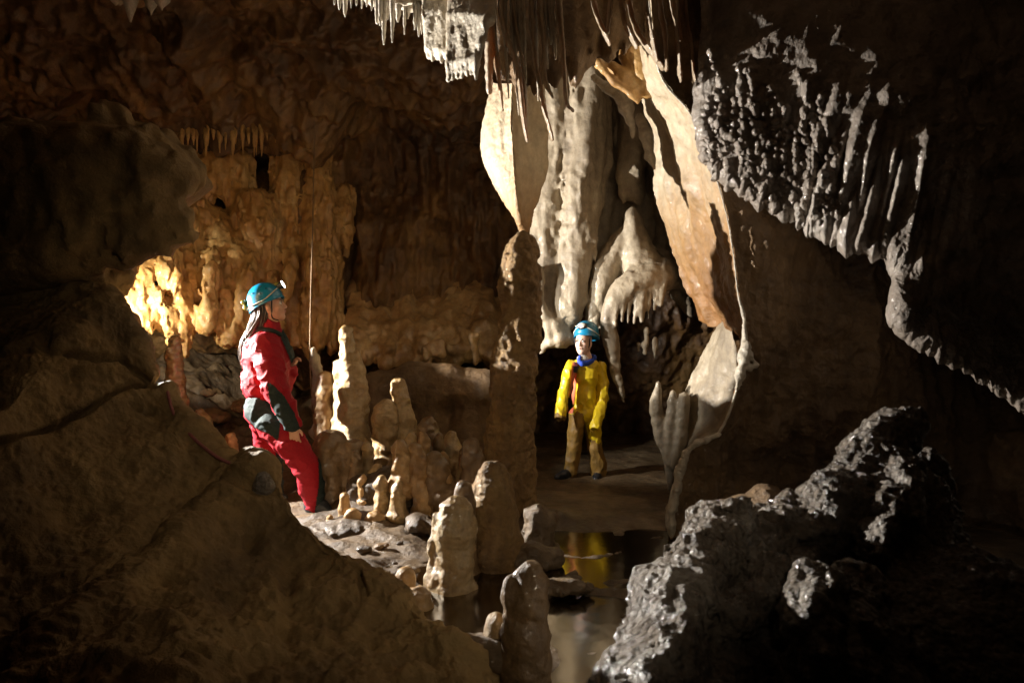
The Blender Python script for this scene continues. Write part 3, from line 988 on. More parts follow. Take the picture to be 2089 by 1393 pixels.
def build_drapery_lobe():
    rows = []
    for py, a, b, c, d, e in ((170, 1010, 1028, 1046, 1080, 1116), (205, 998, 1018, 1045, 1080, 1116), (260, 984, 1006, 1044, 1080, 1116),
                              (330, 988, 1012, 1049, 1084, 1112), (390, 1014, 1030, 1053, 1082, 1104), (440, 1045, 1052, 1061, 1078, 1092),
                              (468, 1060, 1064, 1068, 1076, 1084), (484, 1068, 1069, 1071, 1073, 1075)):
        t = min(1, (484 - py) / 90 + 0.05)
        rows.append([P(a, py, 5.6 + .22 * t), P(b, py, 5.6 - .02 * t), P(c - 9, py, 5.6 - .13 * t), P(c, py, 5.6 - .20 * t), P(c + 10, py, 5.6 - .12 * t), P(d, py, 5.6 - .04 * t),
                     P(e, py, 5.6 + .15 * t), P((a + e) / 2, py, 5.6 + .34 * t)])
    G = cr(np.array(rows), 150)
    G = cr(G.transpose(1, 0, 2), 160, cyclic=True).transpose(1, 0, 2)
    p = G.reshape(-1, 3)
    N = gnorm(G)
    c = G.mean(1, keepdims=True)
    if (N * (G - c)).sum() < 0:
        N = -N
    d = (0.03 * fbm(p * np.array([4, 4, 1.6]), 3) + 0.006 * fbm(p * 22, 3)).reshape(G.shape[:2])
    G = G + N * d[..., None]
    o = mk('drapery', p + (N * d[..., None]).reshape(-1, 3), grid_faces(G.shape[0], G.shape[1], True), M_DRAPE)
    tag(o, 'smooth cream shield-shaped drapery tapering to a point right above the brown column', 'drapery')

def build_organ_flowstone():
    s = Solid(0.018, 0.05)
    px_chain(s, [(1132, 170, 34), (1126, 300, 32), (1118, 420, 30), (1112, 500, 28), (1112, 590, 24), (1118, 640, 20), (1124, 655, 12)], 6.75, n=16)
    px_chain(s, [(1195, 170, 42), (1190, 300, 42), (1183, 400, 38), (1176, 500, 34), (1166, 580, 31), (1155, 640, 27), (1152, 665, 12)], 6.7, n=16)
    px_chain(s, [(1228, 220, 22), (1226, 330, 20), (1212, 420, 16), (1205, 470, 12)], 6.75)
    px_chain(s, [(1190, 470, 26), (1206, 490, 12), (1214, 520, 4), (1216, 560, 3)], 6.62, k=.03)
    px_chain(s, [(1100, 560, 16), (1095, 610, 11), (1110, 640, 12), (1128, 665, 16)], 6.6)
    px_chain(s, [(1130, 665, 18), (1135, 690, 22), (1112, 705, 8), (1100, 724, 2)], 6.65)
    px_chain(s, [(1130, 665, 15), (1160, 690, 12), (1172, 705, 3)], 6.65)
    px_chain(s, [(1215, 610, 16), (1212, 650, 14), (1210, 680, 8)], 6.7)
    px_chain(s, [(1228, 668, 4), (1240, 682, 4), (1244, 705, 4), (1242, 716, 2)], 6.65, k=.02)
    s.ell(P(1180, 130, 7.3), (.55, .5, .55))
    s.poly([(1095, 120), (1345, 120), (1350, 400), (1345, 520), (1262, 600), (1095, 600)], 7.1, .14, .10)
    px_chain(s, [(1255, 190, 16), (1266, 280, 18), (1275, 350, 14), (1280, 400, 6)], 6.95)
    px_chain(s, [(1238, 300, 12), (1240, 400, 14), (1236, 470, 12), (1240, 520, 4)], 6.98)
    s.noise(0.035, 3.5, 3, sq=(2, 2, .45)).noise(0.012, 14, 4)
    s.knobs(.022, 13, 5, mask=lambda Q: sstep(Q[:, 0], 1.0, 1.12) * sstep(Q[:, 2], 2.6, 2.9))
    o = s.build('flowstone', M_CREAM)
    tag(o, 'tall grey fluted flowstone like organ pipes, hanging left of and above the child', 'flowstone')

def build_dome_flowstone():
    s = Solid(0.016, 0.045)
    # hanging piece above
    px_chain(s, [(1285, 200, 42, 6.95), (1292, 260, 36, 6.9), (1292, 320, 30, 6.8), (1285, 360, 28, 6.75), (1297, 395, 18, 6.75), (1306, 418, 4, 6.7)], 6.7)
    px_chain(s, [(1283, 350, 22), (1275, 395, 14), (1271, 418, 3)], 6.75)
    px_chain(s, [(1330, 280, 26, 6.9), (1345, 380, 24, 6.9), (1362, 470, 22, 6.9), (1355, 520, 30, 6.9)], 6.8)
    # stalagmite head standing on an arched cap that is hollow beneath
    px_chain(s, [(1290, 430, 9), (1293, 452, 18), (1298, 490, 24), (1303, 525, 34), (1312, 552, 44)], 6.65, n=10)
    px_chain(s, [(1238, 690, 9, 6.45), (1242, 650, 14, 6.45), (1256, 612, 20, 6.45), (1286, 582, 27, 6.45), (1328, 566, 32, 6.5), (1372, 562, 28, 6.6), (1408, 580, 18, 6.7)], 6.5, n=14)
    px_chain(s, [(1300, 560, 36, 6.75), (1345, 545, 40, 6.85), (1390, 560, 30, 6.9)], 6.8)
    px_chain(s, [(1275, 480, 18), (1247, 520, 24), (1230, 570, 24), (1217, 620, 19), (1211, 660, 13), (1203, 690, 4)], 6.7, n=12)
    px_chain(s, [(1240, 670, 12), (1250, 705, 12), (1258, 760, 9), (1268, 800, 6), (1275, 832, 2)], 6.45, n=12)
    px_chain(s, [(1360, 540, 26, 6.8), (1395, 600, 20, 6.9), (1410, 640, 10, 6.9)], 6.8)
    # fringe along the cap's lip
    for x, y0, y1, r in ((1258, 610, 662, 7), (1272, 612, 655, 6), (1284, 606, 662, 5), (1297, 600, 660, 5), (1311, 596, 655, 6), (1325, 590, 655, 4), (1338, 590, 632, 4),
                         (1352, 588, 622, 4)):
        px_chain(s, [(x + 6, y0 - 22, r + 6, 6.42), (x, y0, r + 1, 6.38), (x - 3, y1, r * .7, 6.37)], 6.4, k=.02)
    for x, y0, y1, r in ((1318, 672, 690, 7), (1316, 700, 722, 5), (1302, 700, 716, 3), (1336, 690, 728, 3)):
        px_chain(s, [(x, y0, r), (x, y1, r * .6)], 6.5, k=.02)
    s.noise(0.022, 4, 3, sq=(1.3, 1.3, .7)).noise(0.008, 20, 3)
    o = s.build('flowstone', M_CREAM)
    tag(o, 'stepped cream flowstone with a rounded cap and thin fringe, right of the child', 'flowstone')

def build_flap():
    L = [(1478, 652), (1462, 668), (1448, 695), (1432, 725), (1420, 748), (1408, 775), (1398, 806), (1400, 850), (1398, 890), (1394, 925)]
    R = [(1482, 652), (1492, 668), (1497, 695), (1500, 730), (1503, 765), (1507, 790), (1492, 830), (1484, 868), (1440, 893), (1400, 926)]
    rows = []
    for i, (l, r) in enumerate(zip(L, R)):
        m = ((l[0] + r[0]) / 2, (l[1] + r[1]) / 2)
        rows.append([P(*l, 5.75), P(m[0], m[1], 5.45), P(r[0] + 2, r[1], 5.25), P(m[0] + 4, m[1], 5.55)])
    G = cr(np.array(rows), 120)
    G = cr(G.transpose(1, 0, 2), 110, cyclic=True).transpose(1, 0, 2)
    p = G.reshape(-1, 3)
    p = p + np.stack([fbm(p * 9 + 3, 3), fbm(p * 9 + 40, 3), fbm(p * 9 + 80, 3)], 1) * 0.012
    o = mk('drapery', p, grid_faces(120, 110, True), M_CREAM)
    tag(o, 'pale ragged stone flap standing upright at the foot of the long bright drapery rim', 'drapery')
    s = Solid(0.014, 0.035)
    px_chain(s, [(1343, 782, 5), (1338, 830, 11), (1350, 885, 16), (1366, 930, 13), (1372, 975, 10), (1370, 1012, 4)], 5.7, n=14)
    px_chain(s, [(1372, 800, 6), (1371, 850, 12), (1370, 900, 14), (1368, 940, 11)], 5.65, n=8)
    px_chain(s, [(1398, 812, 11), (1394, 850, 11), (1388, 900, 12), (1376, 950, 9)], 5.6, n=8)
    s.noise(0.012, 6, 3, sq=(1.5, 1.5, .6)).noise(0.005, 25, 3)
    o = s.build('stalagmite', M_CREAM)
    tag(o, 'three-fingered grey formation tapering down to a point near the pool, right of the child', 'stalagmite')

def build_alcove_ledge():
    s = Solid(0.02, 0.05)
    D = 7.3
    rgl = random.Random(31)
    for x in range(722, 1025, 15):
        dd = 7.35 + .0009 * (x - 720) + rgl.uniform(-.05, .05)
        bt = 738 + rgl.uniform(-14, 16) + (26 if 770 < x < 792 else 0)
        px_chain(s, [(x, 590 + rgl.uniform(-50, 40), 18, dd + 1.0), (x, 680 + rgl.uniform(-12, 12), 19, dd + .22), (x + rgl.uniform(-4, 4), bt - 14, 14, dd), (x + rgl.uniform(-4, 4), bt, 4, dd)], D, k=.05)
    px_chain(s, [(968, 688, 11), (970, 708, 9), (972, 735, 11)], 7.2, k=.02)
    px_chain(s, [(884, 702, 10), (886, 722, 12)], 7.2, k=.02)
    px_chain(s, [(898, 700, 8), (900, 722, 12)], 7.2, k=.02)
    px_chain(s, [(866, 714, 8), (868, 728, 12)], 7.2, k=.02)
    s.noise(0.035, 5, 3, sq=(1.5, 1.5, .8)).noise(0.012, 16, 3)
    o = s.build('flowstone', M_STAL)
    tag(o, 'lit lumpy ledge of flowstone above the dark hollow, behind the stalagmite group', 'flowstone')
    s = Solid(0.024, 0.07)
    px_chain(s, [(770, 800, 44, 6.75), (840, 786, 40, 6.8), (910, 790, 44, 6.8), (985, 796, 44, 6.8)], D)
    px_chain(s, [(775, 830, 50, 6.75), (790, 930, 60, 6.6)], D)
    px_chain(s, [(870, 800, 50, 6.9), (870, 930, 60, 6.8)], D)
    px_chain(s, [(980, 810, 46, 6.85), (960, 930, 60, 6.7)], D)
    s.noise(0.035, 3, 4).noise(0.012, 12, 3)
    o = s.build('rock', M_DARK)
    tag(o, 'dark shadowed rock mass under the lit ledge behind the stalagmite group', 'rock')

build_left_flowstone()
build_drapery_lobe()
build_organ_flowstone()
build_dome_flowstone()
build_flap()
build_alcove_ledge()

# ------------------------------------------------------------------ ceiling pendants: grey curtain, thin draperies, straws
def build_ceiling_curtain():
    s = Solid(0.0105, 0.018)
    D = 4.5
    # left panel
    for i, x in enumerate(np.linspace(872, 926, 7)):
        b = [118, 124, 120, 126, 119, 126, 122][i]
        px_chain(s, [(x + 4, -90, 13, D), (x + 1, 30, 11, D - .01 * i), (x + (3 if i < 3 else 0), b - 18, 8, D - .02 * i), (x + 2, b, 3.5, D - .02 * i)], D, sq=(1, 1.5, 1))
    # right panel, lower and turned towards the strobe
    for i, x in enumerate(np.linspace(914, 990, 9)):
        b = [166, 161, 160, 158, 155, 152, 163, 120, 80][i]
        px_chain(s, [(x + 16, -90, 14, D - .15), (x + 9, 40, 12, D - .2 - .02 * i), (x + 2 * (i < 6), b - 30, 7, D - .22 - .02 * i), (x, b, 3, D - .22 - .02 * i)], D, sq=(1, 1.6, 1))
    s.ell(P(930, -110, D - .05), (.42, .30, .28))
    s.noise(0.008, 9, 3, sq=(1, 1, .6)).noise(0.004, 55, 3)
    o = s.build('drapery', M_WHITE)
    tag(o, 'grey-white pleated ceiling curtain with a ragged lower edge at the top of the picture', 'drapery')
    s = Solid(0.014, 0.04)
    px_chain(s, [(690, -60, 40, 4.75), (760, -40, 44, 4.7), (840, -28, 42, 4.6), (900, -50, 50, 4.55)], D)
    s.noise(0.03, 6, 4)
    s.noise(0.012, 26, 3)
    o = s.build('rock', M_WHITE)
    tag(o, 'white knobbly ceiling rock from which the row of thin stalactites hangs', 'rock')
    g = 'thin stalactites in a row on the ceiling left of the grey curtain'
    lab = 'thin pale stalactite in the row on the ceiling left of the grey curtain'
    rg = random.Random(3)
    for x, b, r in ((682, 10, 2), (692, 20, 3), (704, 34, 4), (716, 16, 2), (727, 12, 2), (738, 18, 2.2), (748, 14, 2), (758, 22, 2.5), (769, 48, 5), (775, 52, 4), (783, 90, 5),
                    (791, 40, 3), (800, 86, 4), (812, 44, 6), (825, 70, 3), (832, 38, 5), (846, 60, 4), (854, 74, 4), (860, 70, 3), (868, 45, 6)):
        d = 4.55 + rg.uniform(-.08, .08)
        pts = [P(x + rg.uniform(-1, 1) + 1, -30, d), P(x + .5, b * .45, d), P(x, b * .8, d), P(x, b, d)]
        w = d / FPX
        rad = [r * 2.0 * w, r * 1.1 * w, r * .75 * w, r * .4 * w]
        o = tube('stalactite', pts, rad, M_WHITE, n=10, rough=.004, rscale=30, seed=x, base=pts[0])
        tag(o, lab, 'stalactite', g)
    g2 = 'small dark stalactites at the top left edge'
    for x, b, r, lab2 in ((236, 10, 8, 'short dark stalactite at the top left edge, leftmost of the cluster'), (266, 44, 9, 'longest dark stalactite of the cluster at the top left edge'),
                    (308, 30, 8, 'stubby dark stalactite beside the longest one at the top left edge'), (330, 20, 9, 'short dark stalactite at the top left edge, rightmost of the cluster')):
        d = 5.4
        w = d / FPX
        pts = [P(x, -50, d), P(x, 0, d), P(x, b * .7, d), P(x, b, d)]
        o = tube('stalactite', pts, [r * 2.6 * w, r * 1.7 * w, r * .6 * w, r * .25 * w], M_GREY, n=14, rough=.02, rscale=14, seed=x, base=pts[0])
        tag(o, lab2, 'stalactite', g2)
    s = Solid(0.025, 0.06)
    px_chain(s, [(180, -60, 40), (280, -45, 44), (360, -60, 40)], 5.45)
    s.noise(.05, 3, 3)
    tag(s.build('rock', M_DARK), 'dark ceiling rock at the top left edge bearing a cluster of short stalactites', 'rock')

def build_thin_draperies():
    D = 4.45
    lit = [  # (points px, radius px, depth half-width factor, label)
        ([(1000, -60), (999, 60), (998, 130), (998, 188)], [10, 9, 9, 5], 1.6, 'blunt cream drapery strip hanging right of the grey ceiling curtain'),
        ([(1004, -60), (1008, 60), (1016, 140), (1025, 224)], [4, 3, 3, 2], 6, 'slender white-edged drapery with its tip beside the cream shield top'),
        ([(1020, -60), (1024, 40), (1042, 100), (1056, 140), (1068, 240), (1076, 288)], [8, 8, 7, 7, 7, 3], 3.4, 'broad glittering drapery blade, longest one over the cream shield'),
        ([(1040, -60), (1050, 40), (1064, 120), (1072, 200), (1076, 280)], [5, 5, 4, 4, 2], 4, 'white-edged drapery pressed against the broad glittering blade'),
        ([(1080, -60), (1086, 40), (1093, 130), (1103, 180), (1110, 220), (1127, 284)], [4, 4, 3, 3, 3, 2], 6, 'long dark drapery with a brown tip, right of the broad glittering blade'),
        ([(1100, -60), (1104, 30), (1110, 100), (1111, 160), (1127, 198)], [4, 4, 3.5, 3, 2], 7, 'white-rimmed drapery curving right at its short tip'),
        ([(1138, -60), (1142, 20), (1149, 110), (1156, 205), (1168, 226)], [3.5, 3.5, 3, 2.5, 1.8], 8, 'single straight white-rimmed drapery in the dark middle of the ceiling'),
        ([(1205, -60), (1212, 10), (1228, 55), (1243, 90)], [3, 3, 2.6, 2], 8, 'left arm of the V formed by two white-rimmed draperies'),
        ([(1244, -60), (1245, 10), (1241, 50), (1240, 68)], [3, 3, 2.4, 1.8], 6, 'right arm of the V formed by two white-rimmed draperies'),
        ([(1264, -60), (1269, 10), (1276, 50), (1298, 96)], [3.2, 3.2, 2.8, 2], 8, 'orange-faced drapery curving right, just past the V of two draperies'),
        ([(1280, -60), (1285, 10), (1301, 66), (1330, 110), (1352, 140)], [3, 3, 2.8, 2.6, 2.4], 8, 'long drapery rim sweeping right down to the cream inner wall'),
        ([(1310, -60), (1316, 10), (1326, 60), (1340, 124)], [3.2, 3.2, 2.8, 2], 8, 'white-rimmed drapery left of the straight pair over the cream inner wall'),
        ([(1342, -60), (1348, 20), (1357, 76), (1360, 142)], [3, 3, 2.8, 2], 8, 'straight white-rimmed drapery that meets the top of the long bright rim'),
        ([(1368, -60), (1373, 10), (1386, 64), (1389, 80)], [3, 3, 2.6, 2], 7, 'short drapery above the detached brown stub, right of the long bright rim'),
        ([(1381, 60), (1384, 104), (1387, 150), (1389, 166)], [4, 4, 4.5, 3], 3, 'detached brown stub drapery with a rounded tip near the coral wall'),
        ([(1396, -60), (1402, 40), (1411, 90), (1417, 160), (1436, 196), (1448, 236), (1457, 272)], [3.2, 3.4, 3.4, 3, 4, 5, 2], 5, 'looping white-rimmed drapery beside the coral wall, rightmost of all'),
    ]
    w = D / FPX
    for i, (pts, rad, sy, lab) in enumerate(lit):
        dd = D - 0.06 + 0.03 * math.sin(i * 2.1) - 0.00008 * (pts[0][0] - 1000)
        path = [P(x, y, dd) for x, y in pts]
        path = [P(pts[0][0], pts[0][1] - 80, dd)] + path
        rr = [rad[0] * w] + [r * w for r in rad]
        fat = 1.1 if sy < 3 else 1.7 if max(rad) < 4.2 else 0.85
        rr = [r * fat for r in rr]
        o = tube('drapery', path, rr, M_BLADE, n=24, step=.012, sx=.9, sy=min(sy, 2.6), upright=True, rough=.006, rscale=22, seed=i, base=path[0])
        tag(o, lab, 'drapery', 'thin white-rimmed draperies on the ceiling')
    rg = random.Random(19)
    for i, (x, b) in enumerate(((1010, 130), (1030, 120), (1036, 200), (1048, 150), (1056, 235), (1064, 110), (1072, 170), (1088, 120), (1096, 205), (1116, 140), (1122, 90), (1132, 120))):
        r = rg.uniform(3, 5.5)
        path = [P(x - 8, -140, D - .02), P(x - 6, -40, D - .02), P(x - 3 + rg.uniform(-3, 3), b * .4, D - .02), P(x + rg.uniform(-2, 2), b * .75, D - .02), P(x + 2, b, D - .02)]
        o = tube('drapery', path, [r * 1.3 * w, r * 1.2 * w, r * w, r * .8 * w, r * .35 * w], M_WHITE, n=16, step=.012, sx=.9, sy=2.2, upright=True, rough=.010, rscale=28, seed=40 + i, base=path[0])
        tag(o, 'short glittering white drapery in the dense pale fringe right of the grey ceiling curtain', 'drapery', 'dense pale fringe of draperies right of the grey ceiling curtain')
    # dark pleated ceiling rock behind the blades
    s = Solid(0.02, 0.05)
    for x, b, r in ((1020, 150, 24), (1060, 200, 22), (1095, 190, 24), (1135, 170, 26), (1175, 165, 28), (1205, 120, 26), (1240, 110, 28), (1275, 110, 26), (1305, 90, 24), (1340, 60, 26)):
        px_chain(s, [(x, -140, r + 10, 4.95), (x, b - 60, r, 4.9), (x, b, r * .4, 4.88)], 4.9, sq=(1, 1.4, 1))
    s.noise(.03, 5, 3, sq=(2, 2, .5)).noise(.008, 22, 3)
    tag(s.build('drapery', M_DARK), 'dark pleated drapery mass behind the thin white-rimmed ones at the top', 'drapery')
    # brown pointed flap and white fangs under it
    s = Solid(0.012, 0.03)
    px_chain(s, [(1222, 130, 10), (1250, 165, 7), (1290, 195, 6), (1302, 212, 2)], 5.3, sq=(1, 1, 1))
    px_chain(s, [(1290, 110, 26), (1310, 150, 26), (1318, 185, 16), (1330, 195, 4)], 5.35)
    px_chain(s, [(1240, 130, 10), (1275, 160, 18), (1298, 190, 12), (1302, 214, 2)], 5.35)
    s.noise(.012, 10, 3)
    tag(s.build('drapery', M_OCHRE), 'brown pointed drapery flap below the V of draperies, over the white fangs', 'drapery')
    s = Solid(0.011, 0.025)
    px_chain(s, [(1212, 160, 7, 5.9), (1240, 180, 10, 5.9), (1262, 195, 8, 5.9)], 5.9)
    px_chain(s, [(1262, 185, 14, 5.9), (1278, 220, 14, 5.85), (1288, 250, 8, 5.85), (1291, 285, 2, 5.85)], 5.9)
    s.noise(.012, 12, 3)
    tag(s.build('stalactite', M_WHITE), 'white fang-shaped stalactite left of the cream inner wall', 'stalactite')
    s = Solid(0.011, 0.025)
    px_chain(s, [(1305, 240, 10, 6.0), (1318, 275, 12, 5.95), (1326, 320, 10, 5.95), (1336, 345, 3, 5.95)], 5.9)
    s.noise(.012, 12, 3)
    tag(s.build('stalactite', M_WHITE), 'second white fang lower down on the edge of the cream inner wall', 'stalactite')
    # row of small icicles under the dark ledge of the back wall
    g = 'icicles under the dark ledge of the back wall'
    rg = random.Random(11)
    for x in range(372, 640, 11):
        x += rg.uniform(-4, 4)
        d = 7.35
        t = 268 + rg.uniform(-6, 10)
        b = t + rg.uniform(18, 52) * (1 if x < 560 else .7)
        w = d / FPX
        r = rg.uniform(2.2, 5)
        pts = [P(x, t - 22, d + .1), P(x, t, d), P(x, (t + b) / 2, d), P(x, b, d)]
        o = tube('stalactite', pts, [r * 2 * w, r * 1.4 * w, r * .8 * w, r * .3 * w], M_OCHRE, n=9, rough=.01, rscale=16, seed=x, base=pts[0])
        tag(o, 'small brown icicle under the dark ledge of the back wall, above the woman', 'stalactite', g)

build_ceiling_curtain()
build_thin_draperies()

# ------------------------------------------------------------------ column, stalagmites, floor rocks
def lump_chain(s, pts, d, seed, lumps=6, size=.5):
    px_chain(s, pts, d)
    rg = random.Random(seed)
    for _ in range(lumps):
        t = rg.uniform(.1, .95) * (len(pts) - 1)
        i = int(t); f = t - i
        a, b = pts[i], pts[min(i + 1, len(pts) - 1)]
        x, y, r = [a[j] + (b[j] - a[j]) * f for j in range(3)]
        an = rg.uniform(0, 2 * math.pi)
        c = P(x, y, d) + np.array([math.cos(an), math.sin(an), 0]) * r * d / FPX * .75
        q = r * d / FPX * size * rg.uniform(.7, 1.2)
        s.ell(c, (q, q, q * rg.uniform(1, 1.6)))

def stal(pts, d, label, seed, lumps=6, size=.5, mat=None, vox=.011, name='stalagmite', extra=(), group=None, noise=.014, k=.018, rings=0.0):
    pts = [(x, y, r * (1.35 if i == 0 else 1.22 if i == 1 else 1.08)) for i, (x, y, r) in enumerate(pts)]
    lumps = int(lumps * 1.6)
    s = Solid(vox, k)
    lump_chain(s, pts, d, seed, lumps, size)
    for e in extra:
        px_chain(s, e, d)
    s.noise(noise, 8, 3, seed=seed, sq=(1, 1, 1.5)).noise(noise * .4, 28, 3, seed=seed * 2)
    if rings:
        s.noise(rings, 1, 2, sq=(3, 3, 16), seed=seed)
    x, y, r = pts[-1]
    px_chain(s, [(x, y, r), (x, y + r * .9, r * 1.55)], d)
    return tag(s.build(name, mat or M_STAL), label, 'stalagmite' if name == 'stalagmite' else name, group)

S = 'stalagmites standing round the woman and the column'
stal([(708, 676, 9), (707, 690, 12), (708, 706, 11), (712, 750, 17), (714, 800, 23), (716, 850, 30), (720, 910, 38)], 5.68, 'tallest cream stalagmite with a bulb tip, in front of the woman', 21, 16, .42,
     extra=[[(690, 742, 8), (692, 790, 12), (698, 850, 16)], [(730, 720, 5), (732, 760, 14), (735, 840, 20)], [(692, 828, 10), (694, 860, 16), (690, 905, 22)]], mat=M_STALP, group=S)
stal([(664, 772, 11), (664, 800, 17), (663, 850, 19), (664, 905, 22)], 5.74, 'smooth ochre stalagmite close left of the tallest cream one', 22, 6, .4, group=S)
stal([(640, 715, 5), (645, 750, 9), (652, 800, 14), (660, 860, 17)], 5.8, 'rough grey fluted stub behind the rope beside the woman', 23, 4, .4, mat=M_CREAM, group=S)
stal([(786, 838, 17), (786, 860, 22), (782, 890, 22), (785, 915, 22), (790, 945, 26)], 5.58, 'thumb-shaped lumpy stalagmite left of the two-tiered one', 24, 8, .45, mat=M_STALP, group=S)
stal([(812, 784, 12), (813, 800, 13), (818, 815, 17), (822, 850, 21), (826, 890, 24), (828, 940, 28)], 5.66, 'two-tiered stalagmite with a narrow round head', 25, 8, .4, mat=M_STALP, group=S)
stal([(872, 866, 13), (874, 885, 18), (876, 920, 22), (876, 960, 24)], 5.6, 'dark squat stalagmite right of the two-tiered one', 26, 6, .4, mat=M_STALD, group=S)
stal([(921, 888, 8), (921, 902, 13), (924, 925, 21), (930, 960, 30), (930, 1000, 34)], 5.55, 'cone stalagmite with a pale nipple tip, left of the brown column', 27, 6, .4, mat=M_STALP, group=S)
stal([(818, 910, 10), (822, 935, 18), (820, 970, 20)], 4.75, 'pale craggy stub at the front of the low stalagmite group', 28, 8, .5, group=S, noise=.018)
stal([(850, 920, 11), (858, 948, 16), (862, 990, 20), (866, 1040, 24)], 4.72, 'pale stub with an uneven top, next to the craggy one', 29, 8, .5, group=S, noise=.018, extra=[[(838, 948, 9), (842, 985, 14)]])
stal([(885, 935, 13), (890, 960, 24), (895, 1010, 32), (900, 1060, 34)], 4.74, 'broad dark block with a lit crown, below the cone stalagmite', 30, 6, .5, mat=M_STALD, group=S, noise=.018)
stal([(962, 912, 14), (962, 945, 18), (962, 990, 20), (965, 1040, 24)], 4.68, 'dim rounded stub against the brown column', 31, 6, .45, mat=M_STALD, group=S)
stal([(676, 910, 26), (672, 950, 36), (676, 1000, 40), (690, 1045, 40)], 5.35, 'big wet rounded boss behind the bent leg of the woman', 32, 12, .45, mat=M_STALD, group=S,
     extra=[[(720, 920, 26), (726, 980, 36), (735, 1040, 36)], [(640, 945, 14), (640, 1000, 20)]])
stal([(703, 1014, 8), (703, 1035, 9), (702, 1058, 11)], 4.7, 'tiny upright stalagmite in front of the boot of the woman', 33, 4, .4, vox=.008, group=S, noise=.006)
stal([(719, 1048, 10), (721, 1072, 12)], 4.6, 'tiny round stub right of the tiny upright one', 34, 4, .5, vox=.008, group=S, noise=.008)
stal([(673, 1056, 5), (674, 1074, 7)], 4.6, 'smallest stub on the muddy flat by the boot of the woman', 35, 2, .4, vox=.008, group=S, noise=.006)
stal([(766, 1052, 9), (764, 1078, 15)], 4.6, 'knobbly low stub in the shade of the muddy flat', 36, 6, .6, vox=.009, group=S, noise=.012)
stal([(930, 1048, 26), (928, 1080, 34), (926, 1130, 36), (924, 1180, 40), (925, 1215, 46)], 3.62, 'thick front stalagmite with a glistening white shoulder, by the pool', 37, 8, .35, vox=.0085, k=.02, mat=M_STALP, group=S,
     extra=[[(893, 1052, 9), (889, 1078, 10), (886, 1110, 11), (884, 1140, 9), (882, 1180, 14)], [(880, 1118, 9), (880, 1124, 10)], [(872, 1180, 9), (880, 1196, 16), (905, 1196, 22)]])
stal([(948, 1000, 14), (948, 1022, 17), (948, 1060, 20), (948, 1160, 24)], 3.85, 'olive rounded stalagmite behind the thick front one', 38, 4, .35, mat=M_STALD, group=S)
stal([(826, 1176, 15), (826, 1200, 16), (828, 1222, 20)], 3.55, 'small hollow-topped stub beside the left boulder', 39, 3, .35, vox=.008, group=S, noise=.006)
stal([(852, 1222, 20), (854, 1246, 24), (856, 1275, 30)], 3.35, 'flat-topped pale stub at the edge of the left boulder', 40, 6, .4, vox=.008, group=S, noise=.014)
stal([(1084, 1166, 16), (1086, 1190, 24), (1078, 1230, 34), (1075, 1290, 40), (1075, 1360, 46), (1075, 1450, 52), (1075, 1560, 58)], 2.6, 'dark twin-topped stalagmite rising from the pool in the foreground', 41, 4, .3, vox=.0075, k=.025, mat=M_STALD, group=S, noise=.010,
     extra=[[(1040, 1186, 13), (1041, 1220, 17), (1046, 1290, 22), (1052, 1400, 30)], [(1062, 1166, 12), (1064, 1200, 20)]])
stal([(1012, 1268, 15), (1013, 1290, 21), (1014, 1320, 24)], 2.68, 'small white dome beside the dark twin-topped stalagmite', 42, 2, .3, vox=.0075, mat=M_STALP, group=S, noise=.006)
stal([(356, 694, 9), (355, 730, 13), (357, 780, 17), (360, 830, 20), (362, 880, 24)], 6.2, 'knobbly ochre stalagmite under the bright flowstone at left', 43, 14, .4, mat=M_STALD, group=S)
stal([(408, 842, 8), (410, 862, 17), (412, 900, 22)], 6.6, 'small pale cone on the shadowed floor behind the woman', 44, 3, .4, group=S)
stal([(470, 892, 8), (470, 905, 12), (470, 920, 14)], 6.2, 'low pale bump on the floor left of the woman', 45, 3, .4, group=S)
stal([(1006, 968, 22), (1004, 1000, 34), (1006, 1050, 46), (1010, 1120, 54), (1010, 1180, 58)], 4.0, 'rounded brown boss built against the foot of the column', 46, 8, .35, mat=M_COLUMN, k=.03, group=S)

rg = random.Random(61)
for q, (x, y, d0) in enumerate(((748, 925, 5.3), (768, 965, 5.0), (800, 955, 5.1), (742, 985, 4.85), (838, 905, 5.35), (895, 905, 5.4), (905, 945, 5.2), (945, 935, 5.3), (778, 1000, 4.7),
                                (812, 1005, 4.65), (915, 985, 4.7), (940, 965, 4.8), (862, 905, 5.3), (725, 945, 5.2))):
    r = rg.uniform(7, 13); h = rg.uniform(22, 44)
    stal([(x, y - h * .5, r * .6), (x + rg.uniform(-2, 2), y - h * .15, r * .85), (x + rg.uniform(-2, 2), y + h * .4, r * 1.1), (x, y + h, r * 1.3)], d0,
         'small rounded stub in the low crowded group between the tallest cream stalagmite and the column', 200 + q, 6, .5, mat=rg.choice((M_STAL, M_STALP, M_STALD)), vox=.009,
         group='small rounded stubs in the low crowded stalagmite group', noise=.012)

